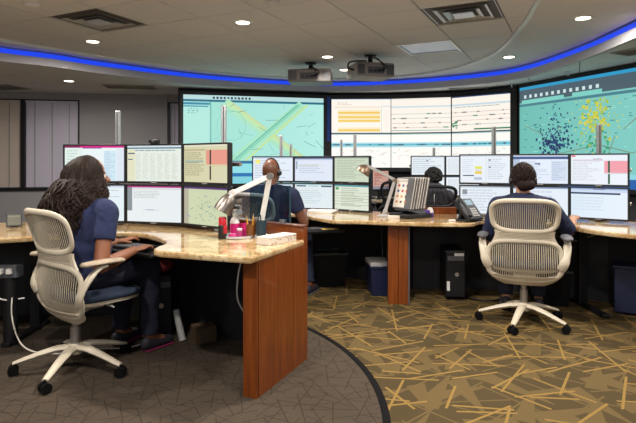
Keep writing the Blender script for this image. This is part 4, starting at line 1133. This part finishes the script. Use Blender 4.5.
# woman at lower left
wo, H, Hm, Hc = person('woman with long wavy dark hair in a navy shirt, seated at the granite desk', (-1.43, 3.235, .004), -R(30), M['skin1'], M['navy'], M['trous'], th=-.01, lean=.02,
                   head_yaw=-R(34), rh=(.235, .175, .700), lh=(-.10, .32, .71), bulk=1.06, elbow=.15, sleeve=.52, arm=(.318, .25))
hr = random.Random(11); hb = MB()
for k in range(1150):
    az = R(hr.uniform(52, 308)); lay = hr.uniform(.94, 1.10); back = (1 - math.cos(az - 0)) / 2   # 1 at the back
    fz = hr.uniform(.20, .34) * (.75 + .35 * back); ph_ = hr.uniform(0, 6.28); wv = hr.uniform(.008, .018); fr = hr.uniform(9, 15)
    e0 = R(hr.uniform(50, 89)); pts, rs = [], []
    for i in range(6):
        el = e0 + (R(-12) - e0) * i / 5
        hg = lay * (1 + (.10 + .24 * back) * i / 5); w_ = wv * .5 * math.sin(ph_ - 4 + i)
        pts.append(H(-.088 * hg * math.cos(el) * math.sin(az), .106 * hg * math.cos(el) * math.cos(az) - .012, .106 * lay * math.sin(el) + .008 + w_ * .3)); rs.append(.005 + .003 * i / 5)
    vol = hr.uniform(.9, 1.25)
    hg = lay * (1.10 + .24 * back); bx, by = -.088 * hg * math.sin(az), .106 * hg * math.cos(az) - .012
    for i in range(1, 11):
        f = i / 10; sp = 1 + vol * (.16 + .42 * back) * math.sin(min(1, f * 1.15) * 1.57); w_ = 1.6 * wv * math.sin(ph_ + fr * f)
        p = H(bx * sp + w_ * math.cos(az), by * sp + w_ * math.sin(az) - .02 * f * back, -.005 - fz * 1.05 * f); pts.append(p)
        rs.append((.0078 - .0058 * f ** 2) * (1 + .2 * math.sin(ph_ + 5 * f)))
    hb.tube(pts, rs, 5)
hb.ell(H(0, -.026, .002), (.082, .098, .096), Hm); hb.ell(H(0, -.080, -.12), (.100, .075, .16), Hm)
hb.build('hair', M['hair'], wo, smooth=True)
MB().tube(catmull([H(.085, .01, -.02), H(.085, .06, -.05), H(.05, .11, -.065)]), .003, 6).build('microphone_boom', M['black'], wo, smooth=60)

# man with the headset, right
p2_, H, Hm, Hc = person('person with a headset and dark hair in a navy shirt, seated at the right-hand desk', (1.625, 4.20, 0), -R(20), M['skin3'], M['navyd'], M['trous'], th=-.06, lean=.03,
                   head_yaw=R(4), rh=(.405, .44, .768), lh=(-.22, .34, .72), bulk=1.06, elbow=.30, sleeve=.97, hpitch=-R(6), arm=(.30, .27))
hb = MB(); hb.ell(H(0, -.022, .028), (.088, .104, .106), Hm, 22, 14); hb.ell(H(0, -.085, -.045), (.058, .040, .055), Hm); hb.ell(H(.035, -.098, -.050), (.050, .045, .042), Hm)
for k in range(90):
    a = hr.uniform(-1.9, 1.9); e0 = hr.uniform(-.3, .95); l = hr.uniform(.25, .6)
    pts = [H(.089 * math.cos(e0 - l * i / 5) * math.sin(a * (1 - .1 * i)), -.022 - .106 * math.cos(e0 - l * i / 5) * math.cos(a * (1 - .1 * i)), .028 + .108 * math.sin(e0 - l * i / 5)) for i in range(6)]
    hb.tube(pts, [.004, .006, .0065, .006, .005, .002], 5)
hb.build('hair', M['hair2'], p2_, smooth=True)
headset(p2_, H, -1)

# man with the shaved head
p3_, H, Hm, Hc = person('man with a shaved head in a navy shirt, seen behind the glass screen', (-.445, 4.87, 0), -R(16), M['skin2'], M['navyd'], M['jeans'], th=-.01, lean=.03,
                   head_yaw=R(-6), rh=(.235, .30, .765), lh=(-.22, .36, .75), bulk=1.12, elbow=.5, sleeve=.55, knees=((.23, .36, .55), (-.14, .40, .55)), feet=((.30, .24, .0), (-.15, .36, 0)))
hb = MB(); hb.tube([H(.082 * math.sin(a), -.012, .012 + .112 * math.cos(a)) for a in [R(x) for x in range(-90, 91, 15)]], (.003, .006), 8); hb.build('headset_band', M['black'], p3_, smooth=60)
MB().cyl(H(.080, -.012, -.012), H(.098, -.014, -.012), .026, .022, 16).build('ear_cup', M['black'], p3_, smooth=50)

# far person
p4_, H, Hm, Hc = person('person with short curly black hair in a dark grey top, far back at the middle', (1.395, 6.44, 0), -R(4), M['skin2'], M['greyc'], M['trous'], th=-.13, lean=.03,
                   head_yaw=R(22), rh=(.24, .34, .73), lh=(-.24, .34, .73), bulk=1.08, elbow=.5, sleeve=.95)
hb = MB(); hb.ell(H(0, -.03, .035), (.092, .105, .100), Hm)
for k in range(260):
    a = hr.uniform(-2.1, 2.1); e0 = hr.uniform(-.45, 1.5)
    hb.ell(H(.094 * math.cos(e0) * math.sin(a), -.03 - .107 * math.cos(e0) * math.cos(a), .035 + .102 * math.sin(e0)), hr.uniform(.012, .021), None, 7, 5)
hb.build('hair', M['hair3'], p4_, smooth=True)
MB().tube([(.0, -.098, 1.0 - .10), (.0, -.128, .80), (.0, -.13, .70)], .005, 6).build('lanyard', M['paper'], p4_)

# ------------------------------------------------------------------ things on the woman's desk
def bar(mb, p, q, w_, th_):
    p, q = Vector(p), Vector(q); z = (q - p).normalized(); y = Vector((0, 1, 0)); y = (y - z * y.dot(z)).normalized(); x = y.cross(z)
    return mb.box((p + q) / 2, (w_, th_, (q - p).length), mat=Matrix((x, y, z)).transposed())
def desk_lamp(lab, base, low, elb, tip, op, arm_m, shade_m, wd, r_sh, z0):
    t = thing('desk_lamp', lab, 'desk lamp', base)
    L = lambda p: Vector(p) - Vector(base)
    MB().lathe((0, 0, 0), [(0, 0), (.062, 0), (.064, .010), (.055, .018), (.018, .024), (.014, .05), (0, .05)], 24).build('base', arm_m, t, smooth=40)
    MB().cyl((0, 0, .04), L(low), .009, n=10).build('stem', arm_m, t, smooth=50)
    for p, q in ((low, elb), (elb, tip)):
        a = MB(); pp, qq = L(p), L(q); o_ = Vector((0, wd * .42, 0)); bar(a, pp + o_, qq + o_, wd * .9, wd * .22); bar(a, pp - o_, qq - o_, wd * .9, wd * .22); bar(a, pp, qq, wd * .45, wd * .6)
        a.build('arm', arm_m, t, bevel=.003)
    for p in (low, elb, tip):
        c = L(p); MB().cyl(c - Vector((0, wd * .75, 0)), c + Vector((0, wd * .75, 0)), wd * .62, n=18).build('joint', arm_m if p is not elb else shade_m, t, smooth=50)
    a, b = L(tip), L(op); d = (b - a).normalized(); sh = MB(); l = (b - a).length
    pr = [(0, .16), (.06, .36), (.20, .62), (.42, .84), (.70, .96), (1, 1)]
    sh.tube([a + d * l * f for f, _ in pr], [max(.004, r_sh * g_) for _, g_ in pr], 24, caps=False); sh.tube([a + d * (l * f + .003) for f, _ in pr], [max(.003, r_sh * g_ - .003) for _, g_ in pr], 24, caps=False)
    sh.build('lamp_shade', shade_m, t, smooth=60)
    MB().ell(a + d * l * .6, (.022, .022, .03)).build('bulb', M['paper'], t, smooth=60)
    return t
desk_lamp('white-armed desk lamp with a silver shade, bent over the woman\'s worktop', (-.39, 3.47, ZD1), (-.375, 3.47, .83), (-.315, 3.47, 1.158), (-.548, 3.40, 1.050), (-.612, 3.38, .935), M['white'], M['silver'], .036, .060, ZD1)
desk_lamp('bronze desk lamp with a grey arm on the long worktop beside the pale green monitors', (.625, 5.0, ZD2), (.635, 5.0, .79), (.725, 5.0, 1.08), (.465, 5.0, 1.215), (.418, 5.0, 1.150), M['lgrey'], M['bronze'], .030, .070, ZD2)

def jar(name, lab, cat, loc, prof, m, n=20, group=None):
    t = thing(name, lab, cat, loc, 0, group); MB().lathe((0, 0, 0), prof, n).build('body', m, t, smooth=40); return t
t = jar('spray_can', 'black canister with a red top on the desk, under the silver lamp', 'bottle', (-.605, 3.36, ZD1), [(0, 0), (.026, 0), (.027, .003), (.027, .085), (.025, .09), (0, .09)], M['black'])
MB().lathe((0, 0, .09), [(0, 0), (.0255, 0), (.0255, .042), (.02, .05), (0, .05)], 20).build('cap', M['red'], t, smooth=40)
MB().box((.020, -.016, .062), (.022, .022, .05)).build('label_strip', M['red'], t, bevel=.004)
t = jar('pump_bottle', 'clear white pump bottle with pink liquid in the silver tray under the lamp', 'bottle', (-.545, 3.47, ZD1 + .008), [(0, 0), (.030, 0), (.031, .004), (.031, .09), (.022, .112), (.012, .118), (0, .118)], M['paper'])
MB().lathe((0, 0, .018), [(0, 0), (.0316, 0), (.0316, .062), (0, .062)], 20).build('label_band', M['pink'], t, smooth=40)
MB().lathe((0, 0, .118), [(0, 0), (.012, 0), (.012, .022), (.005, .024), (.005, .045), (0, .045)], 14).box((-.012, 0, .165), (.042, .012, .010)).build('pump_head', M['white'], t, smooth=40)
t = thing('tray', 'round silver tray holding desk odds and ends under the lamp', 'tray', (-.52, 3.43, ZD1))
MB().lathe((0, 0, 0), [(0, 0), (.098, 0), (.104, .004), (.106, .018), (.102, .018), (.099, .007), (0, .007)], 36).build('dish', M['chrome'], t, smooth=40)
t = jar('cup', 'magenta desk cup in the silver tray beside the pump bottle', 'cup', (-.475, 3.465, ZD1 + .008), [(0, 0), (.028, 0), (.031, .08), (.028, .08), (.026, .006), (0, .006)], M['pink'])
t = jar('jar', 'small dark pink jar standing beside the pump bottle on the silver tray', 'jar', (-.505, 3.405, ZD1 + .008), [(0, 0), (.020, 0), (.021, .035), (.016, .042), (0, .042)], plain('rose', '#a03060', .35))
MB().lathe((0, 0, .042), [(0, 0), (.018, 0), (.018, .012), (0, .012)], 16).build('lid', M['white'], t, smooth=40)
o = MB().ell((0, 0, .012), (.028, .02, .012)).build('eraser', M['pink'], smooth=True, loc=(-.545, 3.385, ZD1 + .007)); tag(o, 'small magenta rounded lump lying at the front of the silver tray', 'eraser')
t = jar('pen_cup', 'amber pen cup with yellow pens, left of the dark pencil cup', 'cup', (-.432, 3.43, ZD1), [(0, 0), (.030, 0), (.033, .085), (.030, .085), (.027, .006), (0, .006)], M['amber'])
for k, (dx, dy, l, m, lab) in enumerate(((-.012, .0, .135, 'yellow', 'tall yellow pencil leaning left in the amber cup'), (.004, .010, .145, 'yellow', 'yellow pencil at the back of the amber cup'), (.012, -.008, .125, 'amber', 'brown pencil leaning right in the amber cup'), (-.004, -.012, .115, 'black', 'black pen at the front of the amber cup'))):
    p = thing('pencil', lab, 'pencil', (-.432 + dx, 3.43 + dy, ZD1 + .008), 0, 'pencils in the amber cup')
    MB().cyl((0, 0, 0), (dx * 1.4, dy * 1.4, l * .88), .0042, n=6).build('shaft', M[m], p); MB().cyl((dx * 1.4, dy * 1.4, l * .88), (dx * 1.6, dy * 1.6, l), .0042, .001, 6).build('tip', M['tan'], p)
t = jar('pencil_cup', 'dark teal pencil cup in front of the white lamp arm', 'cup', (-.365, 3.40, ZD1), [(0, 0), (.030, 0), (.036, .11), (.033, .11), (.028, .006), (0, .006)], M['teal'])
o = MB().cyl((0, 0, 0), (-.01, .01, .14), .004, n=8).build('pen', M['black'], loc=(-.36, 3.40, ZD1 + .008)); tag(o, 'black pen standing in the dark teal pencil cup', 'pen')
t = thing('card_box', 'long white patterned box lying on the right end of the granite worktop', 'box', (-.250, 3.215, ZD1), R(52))
MB().box((0, 0, .018), (.25, .10, .036)).build('box_body', M['cream'], t, bevel=.003)
MB().box((.0, 0, .041), (.252, .102, .010)).build('lid', M['cream'], t, bevel=.003)
pt = MB(); 
for k in range(22): pt.box((hr.uniform(-.115, .115), hr.uniform(-.042, .042), .0465), (hr.uniform(.006, .014), hr.uniform(.006, .012), .0006), hr.uniform(0, 3))
for k in range(16): pt.box((hr.uniform(-.115, .115), -.0515, hr.uniform(.008, .042)), (hr.uniform(.006, .014), .0006, hr.uniform(.005, .01)))
tag(pt.build('pattern_print', plain('tan_print', '#a58a6c', .7), t), kind='stuff')
t = thing('tablet', 'small dark framed tablet leaning on a stand at the left end of the woman\'s worktop', 'tablet', (-2.235, 3.90, ZD1), R(32))
m = Matrix.Rotation(R(-24), 3, 'X'); MB().box((0, .02, .058), (.105, .010, .100), mat=m).build('frame', M['black'], t, bevel=.003)
s_ = screen('screen', .085, .080, [('r', 0, 0, 1, 1, '#6a664e'), ('r', .05, .1, .95, .2, '#88846a')], t, -.0062, z0=-.040); s_.rotation_euler[0] = R(-24); s_.location = (0, .02, .058)
MB().box((0, .065, .03), (.05, .07, .01), mat=Matrix.Rotation(R(40), 3, 'X')).build('stand', M['black'], t)

# ------------------------------------------------------------------ things on the long worktop
g = Graph('flat_print'); a_ = g.n.new('ShaderNodeAttribute'); a_.attribute_name = 'Col'; M['print'] = g.set(color=a_.outputs['Color'], rough=.6)
t = thing('document_display', 'grey flip-page document display of many panels standing on the long worktop', 'document holder', (.765, 4.90, ZD2), R(-56))
MB().box((.02, .10, .02), (.26, .30, .04)).build('base', M['black'], t, bevel=.006)
MB().box((.0, .12, .065), (.20, .22, .05), mat=Matrix.Rotation(R(-14), 3, 'X')).build('spine', M['grey'], t, bevel=.004)
mt = Matrix.Rotation(R(-13), 3, 'X'); up = mt @ Vector((0, 0, 1))
for k in range(13):
    c = Vector((0, .0 + .0165 * k, .085)) + up * .145
    pg = MB().box(c, (.235, .004, .29), mat=mt @ Matrix.Rotation(R(1.2 * (k % 3 - 1)), 3, 'Z')).build('panel', M['cream'] if k % 2 else M['grey'], t)
it = [('r', 0, 0, 1, 1, '#d9d2c8'), ('r', .06, .03, .94, .12, '#b9b4ae')]
for k in range(12): it.append(('r', .12 + .26 * (k % 3), .2 + .19 * (k // 3), .24 + .26 * (k % 3), .28 + .19 * (k // 3), q.choice(['#b03a2a', '#3a4a8a', '#8a8a84', '#c07a3a', '#4a4440'])))
s_ = screen('cover_page', .215, .27, it, t, -.0028, 'print', z0=-.135); s_.rotation_euler[0] = R(-13); s_.location = Vector((0, 0, .085)) + up * .145
t = thing('tape_dispenser', 'small purple tape dispenser beside the document display on the long worktop', 'tape dispenser', (1.005, 4.97, ZD2), R(-8))
MB().box((0, 0, .035), (.085, .06, .07)).box((.05, 0, .02), (.05, .05, .04)).build('body', M['purple'], t, bevel=.010)
MB().cyl((.045, -.012, .062), (.045, .012, .062), .028, n=20).build('tape_roll', M['paper'], t, smooth=50)
MB().box((.072, 0, .045), (.006, .03, .02)).build('cutter', M['chrome'], t)
# desk phone
t = thing('desk_phone', 'black desk phone with a small screen on the long worktop, left of the headset man', 'phone', (1.315, 4.62, ZD2), R(34))
mp = Matrix.Rotation(R(48), 3, 'X'); un = mp @ Vector((0, 0, 1)); ux_ = mp @ Vector((0, 1, 0))
c0 = Vector((0, 0, .10))
MB().box(c0, (.20, .22, .028), mat=mp).build('body', M['black'], t, bevel=.006)
MB().box((0, .05, .07), (.10, .03, .15), mat=Matrix.Rotation(R(20), 3, 'X')).box((0, .02, .008), (.15, .16, .014)).build('stand', M['black'], t, bevel=.004)
MB().box(c0 + un * .015 + ux_ * .065 + Vector((.025, 0, 0)), (.10, .055, .003), mat=mp).build('display', plain('lcd', '#7f98a8', .2), t)
kp = MB()
for r_ in range(4):
    for c_ in range(3): kp.box(c0 + un * .016 + ux_ * (-.005 - .024 * r_) + Vector((-.005 + .028 * c_, 0, 0)), (.02, .015, .006), mat=mp)
tag(kp.build('keypad', M['lgrey'], t), kind='stuff')
hs = MB(); a = c0 + un * .032 + Vector((-.075, 0, 0)); hs.tube([a + ux_ * s_ + un * z_ for s_, z_ in ((-.10, 0), (-.075, .008), (-.03, .018), (.03, .018), (.075, .008), (.10, 0))], [(.020, .014), (.022, .014), (.017, .011), (.017, .011), (.022, .014), (.020, .014)], 12)
hs.build('handset', M['black'], t, smooth=60)
MB().tube(catmull([(-.06, -.09, .03), (.02, -.16, .012), (.10, -.20, .0), (.13, -.235, -.05), (.135, -.24, -.2)]), .006, 6).build('cord', M['black'], t, smooth=60)
o = MB().box((0, 0, .008), (.055, .03, .016)).build('eraser', M['paper'], loc=(1.165, 4.60, ZD2), rz=.3, bevel=.004); tag(o, 'small white block on the long worktop left of the desk phone', 'eraser')
o = MB().box((0, 0, .012), (.10, .06, .024)).build('note_pad', M['cream'], loc=(.70, 4.86, ZD2), rz=.2, bevel=.002); tag(o, 'small cream note pad at the foot of the document display', 'note pad')
t = thing('paper_stack', 'low stack of white papers on the worktop in front of the second man\'s monitors', 'papers', (.03, 5.44, ZD2), R(-20))
for k in range(3): MB().box((.006 * k, .004 * k, .004 + .007 * k), (.30, .20, .006), .05 * k).build('sheet', M['paper'], t)
t = jar('mug', 'dark red mug at the far right edge of the long worktop', 'mug', (2.80, 4.40, ZD2), [(0, 0), (.036, 0), (.04, .005), (.04, .095), (.036, .095), (.034, .008), (0, .008)], plain('dark_red', '#6a1c1c', .35))
MB().tube([(.038, 0, .075), (.06, 0, .07), (.068, 0, .05), (.06, 0, .03), (.038, 0, .024)], .006, 8).build('handle', plain('dark_red', '#6a1c1c', .35), t, smooth=60)

# ------------------------------------------------------------------ under the desks
def pc(lab, loc, rz, labels=True):
    t = thing('computer_tower', lab, 'computer', loc, rz)
    MB().box((0, .21, .235), (.175, .43, .42)).build('case', M['black'], t, bevel=.006)
    MB().box((0, -.008, .235), (.17, .022, .41)).build('front_panel', M['blackm'], t, bevel=.008)
    MB().box((0, -.021, .38), (.145, .004, .04)).build('disc_drive', M['grey'], t, bevel=.001)
    MB().lathe((0, 0, 0), [(0, 0), (.018, 0), (.018, .004), (0, .004)], 18).build('emblem', M['alu'], t).rotation_euler = (R(90), 0, 0)
    KIDSL = [x for x in t.children if x.name.startswith('emblem')][0]; KIDSL.location = (.01, -.019, .235)
    if labels:
        MB().box((.03, -.0215, .415), (.085, .002, .026)).build('sticker', M['label'], t)
        MB().box((-.066, -.0205, .13), (.026, .002, .085)).build('sticker', M['label'], t)
    for x in (-.065, .065):
        for y in (.04, .38): MB().cyl((x, y, 0), (x, y, .027), .016, n=10).build('foot', M['rubber'], t)
pc('black computer tower with two white stickers under the long worktop left of the right-hand chair', (1.245, 4.80, 0), R(-6))
pc('black computer tower in the shadow under the woman\'s desk', (-1.12, 3.74, .004), R(25), False)
def bin_(name, lab, cat, loc, rz, sx, sy, h, m, rim_m):
    t = thing(name, lab, cat, loc, rz)
    def rect(x, y, z): return [(-x, -y, z), (x, -y, z), (x, y, z), (-x, y, z)]
    k = .86; v = rect(sx / 2 * k, sy / 2 * k, 0) + rect(sx / 2, sy / 2, h) + rect(sx / 2 - .006, sy / 2 - .006, h) + rect(sx / 2 * k - .006, sy / 2 * k - .006, .008)
    f = [(3, 2, 1, 0), (12, 13, 14, 15)]
    for j in range(3): f += [(j * 4 + i, j * 4 + (i + 1) % 4, j * 4 + 4 + (i + 1) % 4, j * 4 + 4 + i) for i in range(4)]
    MB().add(v, f).build('body', m, t, bevel=.006)
    MB().box((0, -sy / 2, h), (sx + .02, .016, .026)).box((0, sy / 2, h), (sx + .02, .016, .026)).box((-sx / 2, 0, h), (.016, sy, .026)).box((sx / 2, 0, h), (.016, sy, .026)).build('rim', rim_m, t, bevel=.004)
    return t
t = bin_('recycling_bin', 'blue bin with a pale lid under the long worktop, left of the wood pedestal', 'bin', (.57, 5.07, 0), R(5), .18, .30, .27, M['bluebin'], M['bluebin'])
MB().box((0, 0, .295), (.19, .31, .04)).build('lid', M['lgrey'], t, bevel=.008)
bin_('waste_bin', 'black waste bin in the shadow under the second man\'s worktop', 'bin', (.10, 5.42, 0), R(10), .34, .30, .33, M['binblack'], M['black'])
bin_('waste_bin', 'black waste bin under the worktop, right of the right-hand chair', 'bin', (2.06, 4.72, 0), R(-15), .32, .28, .30, M['binblack'], M['black'])
t = thing('storage_crate', 'dark blue crate in the shadow under the right end of the long worktop', 'crate', (2.62, 4.38, 0), R(-30))
MB().box((0, 0, .20), (.30, .25, .36)).build('body', M['bluebin'], t, bevel=.01); MB().box((0, 0, .39), (.32, .27, .03)).build('lid', M['bluebin'], t, bevel=.008)
for x in (-.1, .1): MB().box((x, 0, .01), (.04, .2, .02)).build('runner', M['black'], t)
t = thing('cardboard_box', 'brown cardboard box on the floor under the woman\'s desk', 'box', (-.80, 3.70, .004), R(30))
MB().box((0, 0, .052), (.15, .12, .104)).build('carton', M['card'], t, bevel=.002); MB().box((0, 0, .105), (.15, .03, .002)).build('tape', M['tan'], t)
for s in (-1, 1): MB().box((s * .002, s * .031, .107), (.148, .058, .003), mat=Matrix.Rotation(R(3 * s), 3, 'X')).build('flap', M['card'], t)
t = thing('paper_roll', 'white paper roll leaning beside the box under the woman\'s desk', 'paper roll', (-.945, 3.70, .004))
MB().cyl((0, 0, .0), (-.06, .05, .20), .024, n=16).build('roll', M['lgrey'], t, smooth=50); MB().cyl((-.061, .051, .2), (-.0625, .0525, .205), .012, n=12).build('core', M['card'], t)
t = thing('pouch', 'dark red patterned pouch on top of the tower under the woman\'s desk', 'bag', (-1.15, 3.84, .45), R(25))
MB().ell((0, 0, .055), (.10, .07, .06)).build('bag_body', plain('red_pattern', '#7a2430', .8, var=.7, scale=70), t, smooth=True)
MB().tube([(-.05, 0, .10), (-.03, 0, .14), (.03, 0, .14), (.05, 0, .10)], .006, 8).build('handle', M['red'], t, smooth=60)
# cables
def cable(lab, pts, m, r_=.005, nm='cable'): tag(MB().tube(catmull(pts), r_, 6).build(nm, m, smooth=60), lab, 'cable')
cable('white cable hanging under the woman\'s worktop beside the wood end panel', [(-.43, 3.05, .722), (-.46, 3.06, .60), (-.47, 3.10, .45), (-.42, 3.16, .32), (-.38, 3.2, .2), (-.40, 3.3, .01)], M['paper'], .005)
cable('long pale cable looping on the floor behind the ivory chair at left', [(-2.1, 3.65, .40), (-2.02, 3.5, .22), (-1.9, 3.42, .06), (-1.72, 3.42, .012), (-1.5, 3.5, .012), (-1.25, 3.55, .012), (-1.12, 3.62, .05)], M['cream'], .005)
cable('white cable hanging at the left edge under the woman\'s worktop', [(-2.22, 3.62, .725), (-2.24, 3.55, .60), (-2.22, 3.5, .45), (-2.12, 3.55, .33), (-2.05, 3.7, .30)], M['paper'], .006)
cable('pale cable hanging beside the blue bin under the long worktop', [(.62, 5.15, .698), (.615, 5.12, .5), (.62, 5.1, .36), (.60, 5.16, .2), (.58, 5.25, .01)], M['grey'], .004)
cable('grey cables sagging under the worktop to the right of the headset man', [(2.1, 4.9, .66), (2.2, 4.7, .55), (2.35, 4.6, .60), (2.5, 4.6, .66)], M['lgrey'], .004)
cable('black cable coiled on the floor behind the right-hand chair', [(1.35, 4.85, .01), (1.5, 4.7, .02), (1.7, 4.75, .015), (1.95, 4.6, .015)], M['black'], .008)
t = thing('power_column', 'dark power column with white plugs under the left end of the woman\'s worktop', 'power outlet', (-2.10, 3.62, .0))
MB().cyl((0, 0, 0), (0, 0, .46), .045, n=20).build('column', M['black'], t, smooth=50)
MB().box((0, 0, .51), (.13, .10, .09)).build('outlet_box', M['grey'], t, bevel=.008)
for k in range(2): MB().box((-.03 + .055 * k, -.062, .515), (.03, .03, .035)).build('plug', M['paper'], t, bevel=.004)
